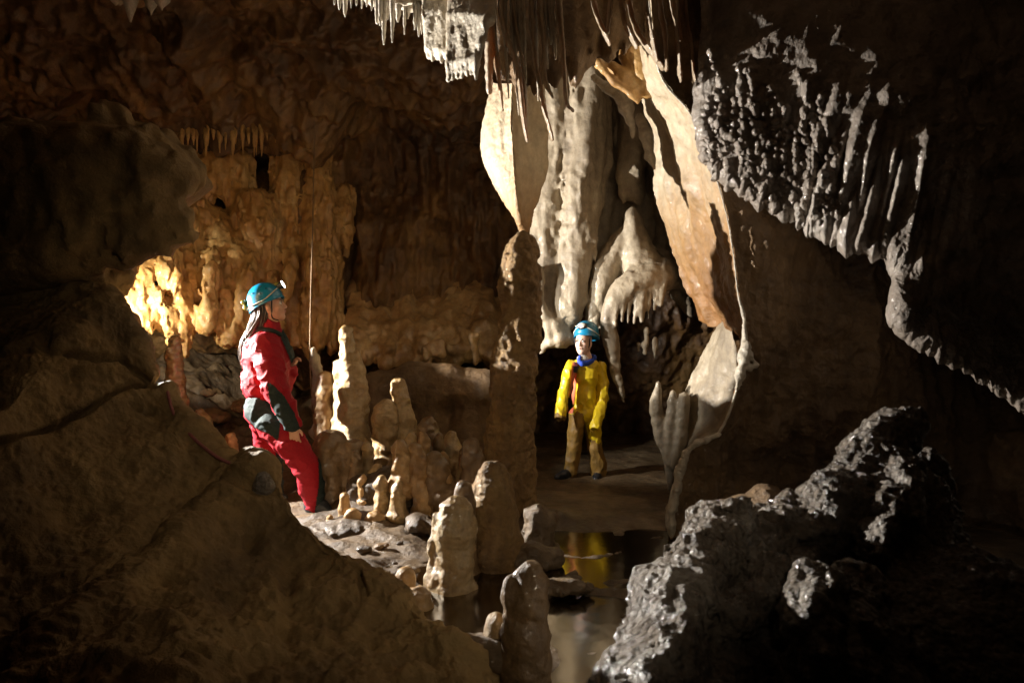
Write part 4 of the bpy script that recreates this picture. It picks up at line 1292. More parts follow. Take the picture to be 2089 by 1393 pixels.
def build_column():
    s = Solid(.014, .03)
    px_chain(s, [(1069, 492, 20), (1068, 510, 29), (1066, 545, 36), (1063, 600, 40), (1057, 680, 43), (1049, 760, 44), (1045, 840, 46), (1040, 920, 48), (1036, 1000, 54), (1034, 1080, 62)],
             5.0, n=22)
    rg = random.Random(8)
    for _ in range(26):
        y = rg.uniform(540, 1100); x = np.interp(y, [480, 700, 1100], [1066, 1056, 1034])
        an = rg.uniform(0, 6.28); r = np.interp(y, [480, 700, 1100], [30, 42, 54])
        c = P(x, y, 5.0) + np.array([math.cos(an), math.sin(an), 0]) * r * 5.0 / FPX * .8
        q = rg.uniform(.03, .07)
        s.ell(c, (q, q, q * rg.uniform(1.2, 2.4)))
    s.noise(.03, 5, 4, sq=(1, 1, .8)).noise(.02, 20, 4)
    tag(s.build('column', M_COLUMN), 'tall rough brown limestone column in the middle, its top under the cream shield', 'column')

build_column()

def rock(name, prims, d, label, seed, mat=M_FLOOR, vox=.013, noise=.025, cat='rock', flat=1.0, group=None):
    s = Solid(vox, .04)
    for q in prims:
        s.chain([P(x, y, (e or [d])[0]) for x, y, r, *e in q], [r * d / FPX for x, y, r, *e in q], sq=(1, 1.2, flat))
    s.noise(noise, 5, 4, seed=seed).noise(noise * .35, 22, 3, seed=seed)
    return tag(s.build(name, mat), label, cat, group)

R = 'rocks and ledges on the cave floor'
rock('rock', [[(740, 1000, 34), (800, 985, 34), (850, 990, 30)], [(760, 1030, 40), (830, 1040, 40)]], 4.95, 'dark undercut rock shelf below the low stalagmite group', 51, flat=.9, group=R, mat=M_FLOORD)
rock('rock', [[(650, 1082, 30), (720, 1082, 32), (790, 1084, 26)], [(680, 1100, 30), (760, 1110, 30)]], 4.55, 'muddy flat-topped ledge in front of the boot of the woman', 52, flat=.55, group=R, mat=M_FLOORD)
rock('rock', [[(850, 1065, 26), (900, 1085, 24)], [(790, 1090, 24), (850, 1110, 20)]], 4.5, 'low dim rock slab between the ledge and the thick front stalagmite', 53, flat=.6, group=R, mat=M_FLOORD)
rock('rock', [[(1090, 1050, 24), (1104, 1072, 28), (1110, 1100, 26)], [(1075, 1100, 18), (1120, 1060, 15)]], 4.4, 'knobbly rock heap just right of the foot of the column', 54, noise=.03, group=R)
rock('rock', [[(1090, 1125, 30), (1110, 1140, 34)], [(1060, 1140, 26), (1100, 1160, 22)]], 3.95, 'low dark rock in front of the knobbly heap at the pool', 55, flat=.7, group=R)
rock('rock', [[(1108, 1208, 9), (1135, 1196, 13), (1165, 1194, 11), (1203, 1200, 3)], [(1120, 1190, 8, 3.62), (1160, 1180, 9, 3.66), (1178, 1182, 5, 3.62)]], 3.5, 'flat rimstone flake jutting into the pool behind the dark twin-topped stalagmite', 56, flat=.42, noise=.022, vox=.007, group=R)
rock('rock', [[(905, 1300, 8), (960, 1325, 30), (1010, 1330, 34), (1040, 1350, 30)], [(940, 1400, 50), (1010, 1420, 60)]], 2.65, 'smooth olive rock shelf carrying the small white dome', 57, flat=.8, noise=.012, vox=.009, group=R)
rock('rock', [[(1160, 1040, 8), (1240, 1028, 12), (1310, 1024, 14), (1370, 1030, 12)]], 5.55, 'pale low rimstone sill across the pool in front of the child', 59, flat=.45, noise=.012, group=R)
rock('rock', [[(1480, 1060, 40, ), (1560, 1040, 46), (1600, 1060, 40)]], 3.6, 'dark brown lump between the long drapery and the wet knobbly rock', 60, mat=M_DARK, group=R)
rg = random.Random(52)
for i in range(16):
    x, y = rg.uniform(655, 860), rg.uniform(1050, 1175)
    if y > 1075 + (x - 655) * .62 or y < 1045 + (x - 655) * .1:
        x, y = rg.uniform(660, 800), rg.uniform(1062, 1090)
    dd = 1.28 * FPX / (y - 696.5 + 8)
    r = rg.uniform(4, 11)
    rock('rock', [[(x - r * .6, y, r, min(dd, 4.9)), (x + r * .7, y + rg.uniform(-2, 2), r * .75, min(dd, 4.9))]], 4.5, 'small loose stone lying on the wet mud between the woman and the thick front stalagmite', 90 + i,
         mat=rg.choice((M_FLOORD, M_STALD, M_FLOOR)), flat=.6, vox=.008, noise=.012, group='small loose stones on the wet mud')
rg = random.Random(77)
for i, (x, y, r) in enumerate(((395, 815, 16), (440, 850, 22), (500, 830, 18), (455, 905, 16), (540, 870, 20), (388, 870, 14), (430, 800, 12))):
    rock('rock', [[(x - r * .4, y, r), (x + r * .5, y + 2, r * .8)]], 7.0 + rg.uniform(-.3, .3), 'rubble stone on the shadowed floor behind the woman', 70 + i, mat=M_DARK, flat=.7, group='rubble behind the woman')

# ------------------------------------------------------------------ ropes
def plain_rope():
    c = plain('faded_pink_rope_fibre', (.36, .12, .11), .8, var=.4, scale=260, bump=.6)
    path = [P(342, 800, 3.66), P(352, 838, 3.60), P(372, 868, 3.56), P(402, 900, 3.50), P(440, 930, 3.44), P(478, 950, 3.40), P(500, 968, 3.36)]
    o = tube('rope', path, [.0085] * 7, c, n=10, step=.01)
    tag(o, 'pinkish climbing rope lying along the edge of the left boulder', 'rope')
    c2 = plain('brown_cord_fibre', (.13, .08, .04), .85, var=.3, scale=200, bump=.5)
    path = [P(642, 250, 6.6), P(640, 340, 6.5), P(638, 450, 6.35), P(634, 600, 6.15), P(632, 720, 5.98), P(635, 800, 5.9), P(642, 895, 5.86)]
    o = tube('rope', path, [.0055] * 7, c2, n=8, step=.02)
    tag(o, 'thin brown cord hanging straight down just right of the woman', 'rope')
plain_rope()

# ------------------------------------------------------------------ the two cavers
M_SKIN_W = plain('light_skin', (.62, .36, .25), .45, var=.06, scale=30, sss=.12)
M_SKIN_B = plain('pale_child_skin', (.68, .44, .34), .45, var=.06, scale=30, sss=.12)
M_EYEW = plain('eye_white', (.75, .72, .68), .2, var=.02)
M_IRIS = plain('dark_iris', (.035, .02, .012), .12, var=.2)
M_LIPS = plain('lips', (.42, .17, .14), .4, var=.05)
M_BROW = plain('dark_brown_hair', (.045, .024, .014), .36, var=.4, scale=60, spec=.9)
M_RED = plain('red_caving_fabric', (.32, .005, .016), .68, spec=.3, var=.12, scale=90, bump=.15)
M_BLACK = plain('dark_green_black_reinforcement', (.022, .034, .034), .8, spec=.2, var=.25, scale=60, bump=.2)
M_YELLOW = plain('yellow_pvc_fabric', (.74, .54, .015), .38, var=.10, scale=30, bump=.15)
M_SOIL_SHADE = plain('muddy_shaded_yellow_fabric', (.23, .13, .025), .6, var=.4, scale=16, bump=.25)  # mud and the shade on the legs, both put into the colour
M_STRIPE = plain('faded_red_placket', (.62, .15, .075), .6, var=.1, scale=80, bump=.2)
M_BLUEC = plain('blue_scarf', (.015, .06, .42), .7, var=.2, scale=70, bump=.3)
M_SHIRT = plain('white_undershirt', (.7, .68, .66), .8, var=.1, scale=60)
M_HELM = plain('blue_helmet_shell', (.006, .18, .34), .28, var=.08, scale=12, coat=.4)
M_STRAP = plain('black_webbing', (.012, .012, .016), .7, var=.2, scale=120)
M_BAND = plain('cream_elastic_band', (.55, .50, .38), .7, var=.12, scale=120)
M_LAMPY = plain('yellow_grey_lamp_housing', (.30, .27, .04), .4, var=.2)
M_LAMPK = plain('dark_lamp_housing', (.03, .03, .035), .35, var=.2)
M_LENSL = plain('lit_headlamp_lens', (.9, .9, .95), .1, emit=16.0, ecol=(1.0, .97, 1.0))
M_LENS = plain('pale_reflector_lens', (.72, .71, .62), .15, var=.10, scale=90, coat=.5)
M_BOOT = plain('black_rubber_boot', (.018, .022, .03), .35, var=.2, scale=20)
M_SOLE = plain('pale_rubber_sole', (.32, .30, .27), .7, var=.2)
M_BADGE = plain('dark_badge', (.02, .022, .03), .5, var=.3)
M_BADGEB = plain('badge_blue_mark', (.07, .17, .24), .5, var=.2)

def sphere_geo(c, r, M=None, n=16, m=10):
    M = np.eye(3) if M is None else np.asarray(M)
    r = np.asarray(r, float) * np.ones(3)
    V = []
    for i in range(m + 1):
        t = math.pi * i / m
        for j in range(n):
            a = 2 * math.pi * j / n
            V.append([math.cos(t), math.sin(t) * math.cos(a), math.sin(t) * math.sin(a)])
    V = np.array(V) * r
    F = [list(f) for f in grid_faces(m + 1, n, True)]
    return np.asarray(c) + V @ M, F

def patch(name, V, F, mask, mat, parent, off=.004):
    """a sewn-on panel: the chosen faces of a garment, lifted a few millimetres along their normals"""
    N = np.zeros_like(V)
    a = V[F]
    n = np.cross(a[:, 2] - a[:, 0], a[:, 3] - a[:, 1])
    for k in range(4):
        np.add.at(N, F[:, k], n)
    N /= np.linalg.norm(N, axis=1)[:, None] + 1e-12
    Q = F[mask]
    if not len(Q):
        return None
    used, inv = np.unique(Q.ravel(), return_inverse=True)
    return mk(name, V[used] + N[used] * off, inv.reshape(Q.shape), mat, parent=parent)

def inpoly(px, py, poly):
    r = np.zeros(px.shape, bool)
    for (ax, ay), (bx, by) in zip(poly, poly[1:] + poly[:1]):
        c = (ay > py) != (by > py)
        r ^= c & (px < ax + (py - ay) / ((by - ay) or 1e-9) * (bx - ax))
    return r

def proj(C):
    return C[:, 0] / C[:, 1] * FPX + 1044.5, 696.5 - (C[:, 2] - CAMZ) / C[:, 1] * FPX

def head_prims(s, c, M, sc, neck):
    H = lambda f, r, u: c + sc * (f * M[0] + r * M[1] + u * M[2])
    s.ell(H(-.018, 0, .03), sc * np.array([.098, .076, .098]), M, k=.02)
    s.ell(H(.022, 0, -.04), sc * np.array([.066, .058, .084]), M, k=.03)
    for q in (-1, 1):
        s.cone(H(-.005, .048 * q, -.055), H(.05, .012 * q, -.102), .026 * sc, .02 * sc, k=.03)
        s.ell(H(.052, .036 * q, -.034), sc * np.array([.026, .024, .024]), M, k=.02)
        s.ell(H(-.012, .076 * q, -.022), sc * np.array([.02, .010, .031]), M, k=.008)
        s.cone(H(.078, .012 * q, .020), H(.066, .046 * q, .018), .010 * sc, .009 * sc, k=.015)
    s.ell(H(.064, 0, -.107), sc * np.array([.018, .022, .016]), M, k=.02)
    s.cone(H(.084, 0, .004), H(.104, 0, -.038), .008 * sc, .0115 * sc, k=.012)
    for q in (-1, 1):
        s.ell(H(.093, .011 * q, -.043), sc * np.array([.010, .009, .008]), M, k=.008)
        s.ell(H(.096, .032 * q, -.002), sc * np.array([.019, .015, .011]), M, k=.010, sub=True)
    s.ell(H(.083, 0, -.067), sc * np.array([.010, .024, .012]), M, k=.012)
    s.cone(H(-.03, 0, -.07), neck, .05 * sc, .058 * sc, k=.03)
    return H

def face_parts(root, H, M, sc, gaze):
    gz = np.asarray(gaze, float); gz /= np.linalg.norm(gz)
    for q in (-1, 1):
        c = H(.0765, .0315 * q, -.002)
        V, F = sphere_geo(c, .0135 * sc, rotm(gz, M[2]), 18, 14)
        cen = np.array([V[f].mean(0) for f in F])
        dt = ((cen - c) / (np.linalg.norm(cen - c, axis=1)[:, None] + 1e-9)) @ gz
        mk('eye', V, F, [M_EYEW, M_IRIS], parent=root, matidx=(dt > .80).astype(int))
        mk('eyebrow', *tube_geo([H(.089, .014 * q, .017), H(.088, .030 * q, .022), H(.075, .047 * q, .016)], [.0034 * sc, .0042 * sc, .002 * sc], n=8), M_BROW, parent=root)
        mk('eyelid', *tube_geo([H(.088, .017 * q, .006), H(.0905, .031 * q, .0105), H(.080, .047 * q, .004)], [.0018 * sc, .0026 * sc, .0018 * sc], n=8), M_BROW, parent=root)
    mk('lips', *join([tube_geo([H(.077, -.024, -.068), H(.092, -.008, -.0635), H(.0925, .008, -.0635), H(.077, .024, -.068)], [.0015, .0042 * sc, .0042 * sc, .0015], n=8),
                      tube_geo([H(.077, -.022, -.070), H(.090, -.006, -.0745), H(.090, .006, -.0745), H(.077, .022, -.070)], [.0015, .005 * sc, .005 * sc, .0015], n=8)]), M_LIPS, parent=root)

def hand_prims(s, wrist, down, fwd, out, sc=1.0, curl=.5):
    """palm, four curled fingers of different lengths and a thumb; down: towards the fingertips, fwd: thumb side, out: back of the hand"""
    d, f, o = [np.asarray(v, float) / np.linalg.norm(v) for v in (down, fwd, out)]
    pc = wrist + d * .055 * sc
    s.ell(pc, sc * np.array([.048, .040, .016]), np.array([d, f, o]), k=.012)
    s.cone(wrist - d * .03, wrist + d * .02, .024 * sc, .024 * sc, k=.02)
    for i, (off, ln) in enumerate(((.030, .068), (.010, .078), (-.010, .072), (-.029, .056))):
        p0 = wrist + d * .088 * sc + f * off * sc
        p1 = p0 + (d * math.cos(curl * .6) - o * math.sin(curl * .6)) * ln * .45 * sc
        p2 = p1 + (d * math.cos(curl * 1.5) - o * math.sin(curl * 1.5)) * ln * .33 * sc
        p3 = p2 + (d * math.cos(curl * 2.3) - o * math.sin(curl * 2.3)) * ln * .25 * sc
        s.chain([p0 - d * .02 * sc, p0, p1, p2, p3], np.array([.009, .009, .0083, .0076, .0065]) * sc, k=.004)
    t0 = wrist + d * .03 * sc + f * .028 * sc
    t1 = t0 + (d * .7 + f * .6 - o * .25) * .035 * sc
    t2 = t1 + (d * .95 + f * .15 - o * .3) * .030 * sc
    s.chain([t0 - f * .01 * sc, t0, t1, t2], np.array([.013, .012, .010, .008]) * sc, k=.006)

def helmet(root, c, M, a, b, h, lamp, lit):
    """c: centre of the rim; returns the shell with lamp, band, box and vents as its own pieces"""
    L = lambda f, r, u: c + f * M[0] + r * M[1] + u * M[2]
    n = 56
    rows = []
    for t in np.linspace(2, 90, 24):
        q = math.radians(t)
        rows.append((math.sin(q) ** .92, h * math.cos(q) ** .95, 0))
    rows += [(1.0, -.012, 0), (1.035, -.020, 0), (1.04, -.026, 0), (1.015, -.028, 0), (.955, -.024, 0), (.94, .0, 0)]
    for t in np.linspace(88, 2, 12):
        q = math.radians(t)
        rows.append((.94 * math.sin(q), .93 * h * math.cos(q), 0))
    V = []
    for r, u, _ in rows:
        for j in range(n):
            an = 2 * math.pi * j / n
            ca, sa = math.cos(an), math.sin(an)
            dip = -.014 * (1 - ca) if u < .03 else -.014 * (1 - ca) * max(0, 1 - u / h) * .8
            ridge = 1 + .012 * math.exp(-(sa / .28) ** 2) * (1 if u > .02 else 0)
            V.append(L(a * r * ca * ridge, b * r * sa, u * ridge + dip))
    V = np.array(V)
    sh = mk('helmet', V, grid_faces(len(rows), n, True), M_HELM, parent=root, base=c)
    band = []
    for j in range(40):
        an = 2 * math.pi * j / 40
        ca, sa = math.cos(an), math.sin(an)
        u = .055 * max(0, ca) ** 1.6 - .022 * (1 - max(0, ca)) * .5
        q = (1 - (max(u, 0) / h) ** 2) ** .5 * 1.018 + .012 * (u < .01)
        band.append(L(a * q * ca, b * q * sa, u - .010 * (1 - ca) * .5))
    band.append(band[0])
    mk('elastic_band', *tube_geo(band, [.0042] * 41, n=8, step=.008), M_BAND, parent=sh)
    # lamp on the front
    u0 = h * .46
    f0 = a * math.sqrt(1 - .46 ** 2)
    R = rotm(M[0] * 1.0 + M[2] * (.12 if lit else .35), M[2])
    p = L(f0 - .006, 0, u0)
    if lamp == 'round':
        ax, by = .030, .030
        V, F = tube_geo([p, p + R[0] * .035, p + R[0] * .052], [.024, .028, .033], n=22, cap=False)
        mk('headlamp', V, F, M_LAMPK, parent=sh)
        mk('lamp_bracket', *sphere_geo(p + R[0] * .008 + R[2] * .022, [.028, .026, .016], R), M_LAMPY, parent=sh)
        mk('lamp_lens', *sphere_geo(p + R[0] * .052, [.007, .0315, .0315], R, 26, 10), M_LENSL, parent=sh)
        bx = L(-a - .012, 0, .018)
        s = Solid(.005, .008)
        s.cone(bx + M[1] * .035 + M[2] * .022, bx - M[1] * .035 + M[2] * .022, .017, .017, k=.02).cone(bx + M[1] * .035 - M[2] * .022, bx - M[1] * .035 - M[2] * .022, .017, .017, k=.02)
        s.build('battery_box', M_LAMPY, parent=sh)
        mk('box_strap', *tube_geo([bx + M[1] * .02 + M[2] * .045 + M[0] * .008, bx + M[1] * .02 - M[0] * .019, bx + M[1] * .02 - M[2] * .045 + M[0] * .008], [.006] * 3, n=8), M_STRAP, parent=sh)
    else:
        mk('headlamp', *sphere_geo(p + R[0] * .006, [.026, .046, .036], R, 28, 12), M_LAMPK, parent=sh)
        mk('lamp_lens', *sphere_geo(p + R[0] * .020, [.016, .038, .028], R, 28, 12), M_LENS, parent=sh)
        bars = [tube_geo([p + R[0] * .0365 + R[1] * -.024 + R[2] * w, p + R[0] * .0385 + R[2] * w, p + R[0] * .0365 + R[1] * .024 + R[2] * w], [.0012] * 3, n=6) for w in (-.012, -.004, .004, .012)]
        mk('lens_bars', *join(bars), M_LAMPK, parent=sh)
        mk('lamp_switch', *tube_geo([p + R[0] * .012 - R[1] * .046, p + R[0] * .012 - R[1] * .062], [.007, .006], n=12), M_BAND, parent=sh)
    for an, uu in ((62, .5), (88, .32), (115, .5), (-62, .5), (-88, .32), (-115, .5), (75, .72), (-75, .72)):
        q = math.radians(an)
        k = math.sqrt(1 - uu * uu)
        cc = L(a * k * math.cos(q), b * k * math.sin(q), h * uu)
        nn = (cc - c); nn /= np.linalg.norm(nn)
        mk('vent', *sphere_geo(cc, [.0025, .0065, .0065], rotm(nn, M[2] + nn * .01 + M[1] * .05), 12, 6), M_STRAP, parent=sh)
    return sh

def woman():
    D = 5.24
    root_base = P(600, 1040, D)
    M = rotm((.955, .10, .20), (-.16, 0, 1))
    c = P(553, 622, D)
    s = Solid(.005, .03)
    neck = P(548, 672, D)
    H = head_prims(s, c, M, 1.0, neck)
    s.chain([neck, P(548, 700, D), P(546, 760, D), P(548, 850, D)], [.06, .10, .11, .11], k=.06)
    w = P(598, 868, 4.99)
    s.chain([P(546, 705, 5.1), P(565, 790, 5.0), w], [.045, .04, .026])
    hand_prims(s, w, (.12, -.05, -1), (1, .1, .15), (-.1, -1, 0), .95, .55)
    w2 = P(594, 752, 5.36)
    s.chain([P(550, 705, 5.42), P(572, 792, 5.46), w2], [.045, .04, .026])
    hand_prims(s, w2, (.45, -.25, .9), (.2, -.9, .1), (-.8, .2, .4), .9, 1.0)
    s.chain([P(556, 850, 5.14), P(618, 935, 5.12), P(640, 1020, 5.16)], [.07, .05, .04])
    s.chain([P(550, 850, 5.34), P(550, 945, 5.42), P(560, 1012, 5.46)], [.07, .05, .04])
    root = s.build('person', M_SKIN_W, base=root_base)
    tag(root, 'woman in a red and black caving suit standing side-on with a lit headlamp', 'person')
    face_parts(root, H, M, 1.0, M[0] + M[1] * 0.0)
    # jacket
    j = Solid(.0075, .05)
    j.ell(P(545, 728, D), (.175, .205, .175)).ell(P(541, 775, D), (.165, .19, .16)).ell(P(545, 800, D), (.135, .18, .06))
    j.chain([P(549, 668, D), P(548, 692, D)], [.075, .12], k=.06)
    j.chain([P(543, 704, 5.07), P(552, 750, 5.0), P(562, 790, 4.98), P(582, 830, 4.98), P(597, 864, 4.99)], [.098, .092, .082, .07, .055], k=.035)
    j.chain([P(550, 706, 5.42), P(572, 790, 5.46), P(592, 758, 5.37)], [.095, .08, .055], k=.035)
    j.folds(.014, 6, sq=(1.0, 1, 1.6), seed=4).folds(.005, 13, sq=(1, 1, 1.7), seed=8)
    V, F = j.geo()
    jk = mk('jacket', V, F, M_RED, parent=root)
    C = V[F].mean(1)
    px, py = proj(C)
    patch('sleeve_panel', V, F, inpoly(px, py, [(545, 780), (556, 784), (578, 806), (600, 842), (614, 880), (608, 895), (588, 892), (572, 862), (552, 824)]) & (C[:, 1] < 5.06), M_BLACK, jk)
    patch('front_flap', V, F, inpoly(px, py, [(575, 672), (590, 690), (604, 715), (606, 745), (595, 748), (586, 722), (572, 690)]) & (C[:, 1] > 5.02), M_BLACK, jk, .008)
    mk('collar', *tube_geo([P(530, 672, 5.16), P(556, 676, 5.15), P(573, 684, 5.22), P(570, 680, 5.31), P(545, 668, 5.33), P(528, 668, 5.26), P(530, 672, 5.16)], [.021] * 7, n=12), M_BLACK, parent=jk)
    mk('waistband', *tube_geo([P(512, 806, 5.2), P(530, 812, 5.08), P(558, 814, 5.05), P(578, 812, 5.12), P(582, 810, 5.26), P(565, 806, 5.4), P(530, 802, 5.41), P(512, 804, 5.3), P(512, 806, 5.2)],
                              [.016] * 9, n=10, rough=.004, rscale=30), M_RED, parent=jk)
    # trousers
    t = Solid(.0075, .05)
    t.ell(P(546, 838, D), (.155, .18, .15)).ell(P(548, 815, D), (.135, .165, .07))
    t.chain([P(560, 866, 5.12), P(594, 906, 5.08), P(624, 948, 5.08), P(633, 988, 5.12), P(642, 1026, 5.16)], [.122, .103, .086, .082, .068], k=.03)
    t.chain([P(545, 866, 5.34), P(546, 905, 5.38), P(549, 950, 5.42), P(560, 1014, 5.46)], [.115, .096, .084, .068], k=.03)
    t.folds(.014, 5, sq=(1, 1, 1.4), seed=14).folds(.005, 13, sq=(1, 1, 1.5), seed=3)
    V, F = t.geo()
    tr = mk('trousers', V, F, M_RED, parent=root)
    C = V[F].mean(1)
    px, py = proj(C)
    patch('seat_panel', V, F, inpoly(px, py, [(495, 800), (560, 800), (566, 850), (584, 872), (566, 897), (548, 884), (522, 872), (500, 850)]) & (C[:, 0] < -1.70), M_BLACK, tr)
    patch('knee_panel', V, F, inpoly(px, py, [(645, 898), (662, 915), (675, 980), (670, 1040), (642, 1045), (650, 985), (648, 930)]) & (C[:, 1] < 5.25), M_BLACK, tr)
    patch('knee_panel', V, F, inpoly(px, py, [(560, 900), (590, 900), (590, 1040), (568, 1040), (563, 950)]) & (C[:, 1] > 5.27), M_BLACK, tr)
    for ank, toe, y in ((P(640, 1028, 5.16), P(672, 1044, 5.14), 0), (P(561, 1016, 5.46), P(588, 1032, 5.46), 1)):
        b = Solid(.007, .03)
        b.chain([ank + [0, 0, .05], ank + [-.01, 0, -.01], ank * .5 + toe * .5 + [0, 0, .01], toe], [.058, .058, .05, .038])
        bo = b.build('boot', M_BOOT, parent=root)
    # hair: long dark strands over a full mass down the back
    rg = random.Random(4)
    CH = [(H(-.045, 0, .01), .088, (-1, 0, .2)), (H(-.06, 0, -.07), .082, (-1, 0, .1)), (P(529, 676, D), .082, (-.9, 0, .2)), (P(514, 702, D), .076, (-.85, 0, .35)),
          (P(506, 728, D), .058, (-.9, 0, .2)), (P(503, 752, D), .03, (-1, 0, 0))]
    geos = []
    for i in range(330):
        an = rg.uniform(-2.2, 2.2)
        rr = rg.uniform(.72, 1.06)
        last = rg.choice((4, 5, 5, 6, 6, 6))
        wob, ph = rg.uniform(.004, .016), rg.uniform(0, 6.28)
        pts = []
        for kk, (cc, R, ex) in enumerate(CH[:last]):
            ex = np.array(ex, float); ex /= np.linalg.norm(ex)
            pts.append(cc + R * rr * (math.cos(an) * ex + math.sin(an) * np.array([.1, 1, 0])) + np.array([math.sin(ph + kk * 1.7), math.cos(ph + kk * 2.1), 0]) * wob * (kk > 0))
        rad = [.0042] * (len(pts) - 1) + [.0012]
        geos.append(tube_geo(pts, rad, n=5, step=.022))
    hs = Solid(.008, .03)
    hs.chain([q[0] for q in CH[:5]], [q[1] * .78 for q in CH[:5]], sq=(.8, 1, 1))
    hs.noise(.006, 14, 2, sq=(2, 2, .4))
    hv, hf = hs.geo()
    geos.append((hv, [list(f) for f in hf]))
    mk('hair', *join(geos), M_BROW, parent=root)
    Mh = rotm((.955, .10, .38), (-.36, 0, 1))
    helmet(root, P(541, 613, D), Mh, .138, .116, .135, 'round', True)
    mk('chin_strap', *join([tube_geo([H(.03, .082 * q, .03), H(.015, .075 * q, -.04), H(.0, .05 * q, -.10), H(.03, .02 * q, -.125), H(.03, 0, -.126)], [.0055] * 5, n=6) for q in (-1, 1)]), M_STRAP, parent=root)

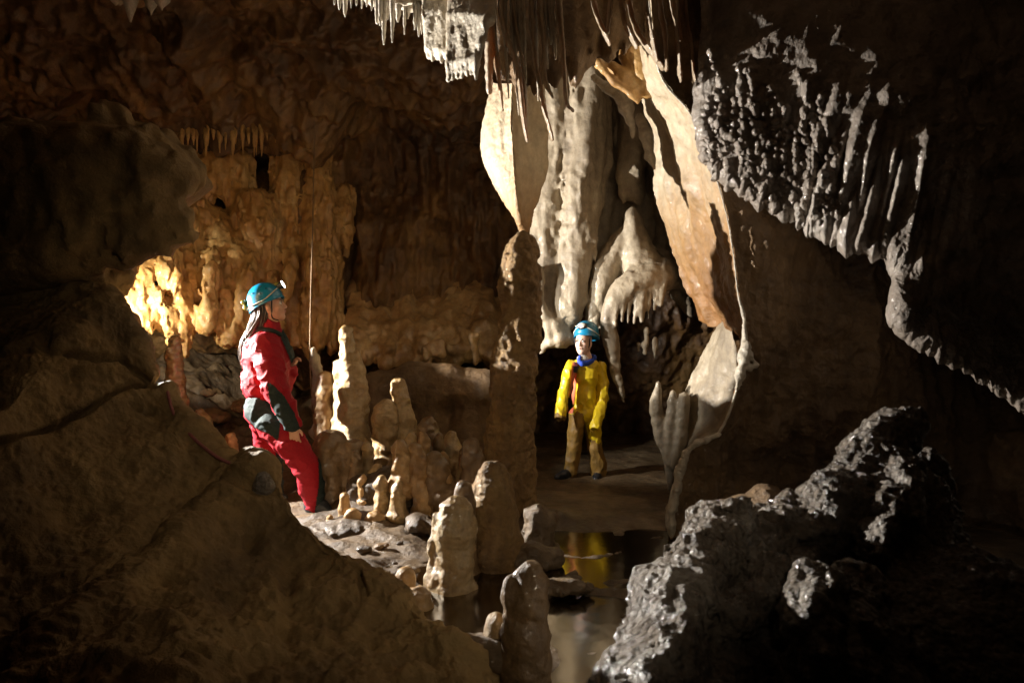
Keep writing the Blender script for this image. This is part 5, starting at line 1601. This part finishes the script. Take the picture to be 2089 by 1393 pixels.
def child():
    D = 6.4
    B = rotm((-.40, -.92, 0), (0, 0, 1))
    M = rotm((-.46, -.87, .03), (0, 0, 1))
    base = P(1190, 980, D)
    c = P(1190, 697, 6.37)
    sc = .93
    s = Solid(.005, .03)
    neck = P(1195, 732, D)
    H = head_prims(s, c, M, sc, neck)
    s.chain([neck, P(1194, 755, D), P(1194, 800, D), P(1192, 845, D)], [.055, .065, .065, .065], k=.03)
    for sh, el, wr, q in ((P(1166, 745, 6.32), P(1154, 795, 6.29), P(1148, 825, 6.24), -1), (P(1222, 747, 6.48), P(1227, 805, 6.45), P(1217, 842, 6.38), 1)):
        s.chain([sh, el, wr], [.038, .034, .024])
        hand_prims(s, wr, (wr - el), B[0], B[1] * q, .72, .45)
    s.chain([P(1178, 845, 6.38), P(1173, 905, 6.36), P(1166, 962, 6.38)], [.06, .045, .035])
    s.chain([P(1206, 845, 6.44), P(1211, 905, 6.4), P(1221, 966, 6.42)], [.06, .045, .035])
    root = s.build('person', M_SKIN_B, base=base)
    tag(root, 'child in a yellow caving suit and blue helmet standing under the grey flowstone', 'person')
    face_parts(root, H, M, sc, M[0] - M[1] * .25 + M[2] * .2)
    # one-piece suit
    j = Solid(.0062, .04)
    M2 = B
    j.ell(P(1195, 768, D), (.095, .108, .15), M2).ell(P(1193, 808, D), (.092, .106, .13), M2).ell(P(1191, 842, D), (.088, .105, .09), M2)
    j.ell(P(1195, 742, D), (.072, .120, .05), M2)
    j.chain([P(1166, 746, 6.32), P(1157, 772, 6.28), P(1150, 802, 6.25), P(1145, 832, 6.2), P(1142, 850, 6.17)], [.050, .047, .045, .046, .048], k=.014)
    j.chain([P(1224, 749, 6.46), P(1230, 778, 6.44), P(1230, 810, 6.40), P(1221, 846, 6.3), P(1215, 872, 6.24)], [.052, .048, .046, .045, .046], k=.012)
    j.chain([P(1179, 848, 6.38), P(1174, 880, 6.36), P(1172, 910, 6.36), P(1167, 940, 6.37), P(1164, 962, 6.37)], [.076, .066, .060, .058, .063], k=.014)
    j.chain([P(1206, 848, 6.44), P(1210, 880, 6.42), P(1214, 912, 6.4), P(1220, 942, 6.41), P(1221, 968, 6.41)], [.078, .068, .062, .072, .068], k=.014)
    j.folds(.011, 6, sq=(1.6, 1.6, .8), seed=24).folds(.004, 14, sq=(1.5, 1.5, .9), seed=5)
    for c0, c1 in ((P(1142, 850, 6.17), P(1141, 880, 6.12)), (P(1215, 872, 6.24), P(1212, 900, 6.19))):
        dd = (c1 - c0) / np.linalg.norm(c1 - c0)
        j.cone(c0 + dd * .075, c1 + dd * .05, .075, .075, k=.006, sub=True)
    V, F = j.geo()
    C = V[F].mean(1)
    px, py = proj(C)
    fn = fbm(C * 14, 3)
    soil_shade = ((py + 8 * fn > 846) & (px < 1190 + (py - 846) * .22)) | (py + 12 * fn > 902)  # lower legs: some mud, mostly shade painted as darker fabric
    js = mk('caving_suit', V, F, [M_YELLOW, M_SOIL_SHADE], parent=root, matidx=soil_shade.astype(int))
    front = ((C - P(1194, 780, D)) @ B[0]) > .02
    t = np.clip((py - 742) / 100, 0, 1)
    mid = 1174 - 11 * t
    patch('zip_placket', V, F, front & (py > 740) & (py < 843) & (np.abs(px - mid) < 6.6), M_STRIPE, js, .007)
    bc = P(1174, 752, 6.27)
    fx, fy = px - 1174, py - 753
    patch('badge', V, F, front & (np.abs(fx) < 5.5) & (np.abs(fy) < 6.5), M_BADGE, js, .010)
    ctr = C[front & (np.abs(fx) < 1.5) & (np.abs(fy) < 1.5)].mean(0) + B[0] * .015
    mk('badge_mark', *sphere_geo(ctr, [.003, .009, .013], B, 12, 8), M_BADGEB, parent=js)
    loop = [P(1183, 730, 6.30), P(1182, 737, 6.28), P(1188, 742, 6.27), P(1200, 740, 6.30), P(1210, 734, 6.36), P(1212, 728, 6.44), P(1200, 726, 6.48), P(1187, 727, 6.42), P(1183, 730, 6.30)]
    mk('scarf', *tube_geo(loop, [.022, .021, .024, .026, .024, .022, .02, .02, .022], n=12, rough=.006, rscale=24), M_BLUEC, parent=root)
    mk('undershirt', *sphere_geo(P(1189, 731, 6.34), [.05, .055, .035], B), M_SHIRT, parent=root)
    for ank, toe in ((P(1163, 964, 6.36), P(1138, 973, 6.24)), (P(1221, 970, 6.4), P(1216, 978, 6.27))):
        b = Solid(.006, .025)
        b.chain([ank + [0, 0, .03], ank, ank * .5 + toe * .5, toe], [.045, .045, .040, .034])
        bo = b.build('boot', M_BOOT, parent=root)
        mk('sole', *tube_geo([ank + [.02, .02, -.038], ank * .5 + toe * .5 + [0, 0, -.036], toe + [-.012, -.01, -.028]], [.040, .036, .028], n=14, sy=.3, sx=1), M_SOLE, parent=bo)
    Mh = rotm((-.46, -.87, .10), (0, .08, 1))
    helmet(root, P(1197, 681, 6.42), Mh, .132, .116, .125, 'oval', False)
    mk('chin_strap', *join([tube_geo([H(.03, .080 * q, .03), H(.02, .072 * q, -.04), H(.03, .045 * q, -.09), H(.05, .018 * q, -.128), H(.05, 0, -.13)], [.0055] * 5, n=6) for q in (-1, 1)]), M_STRAP, parent=root)

woman()
child()
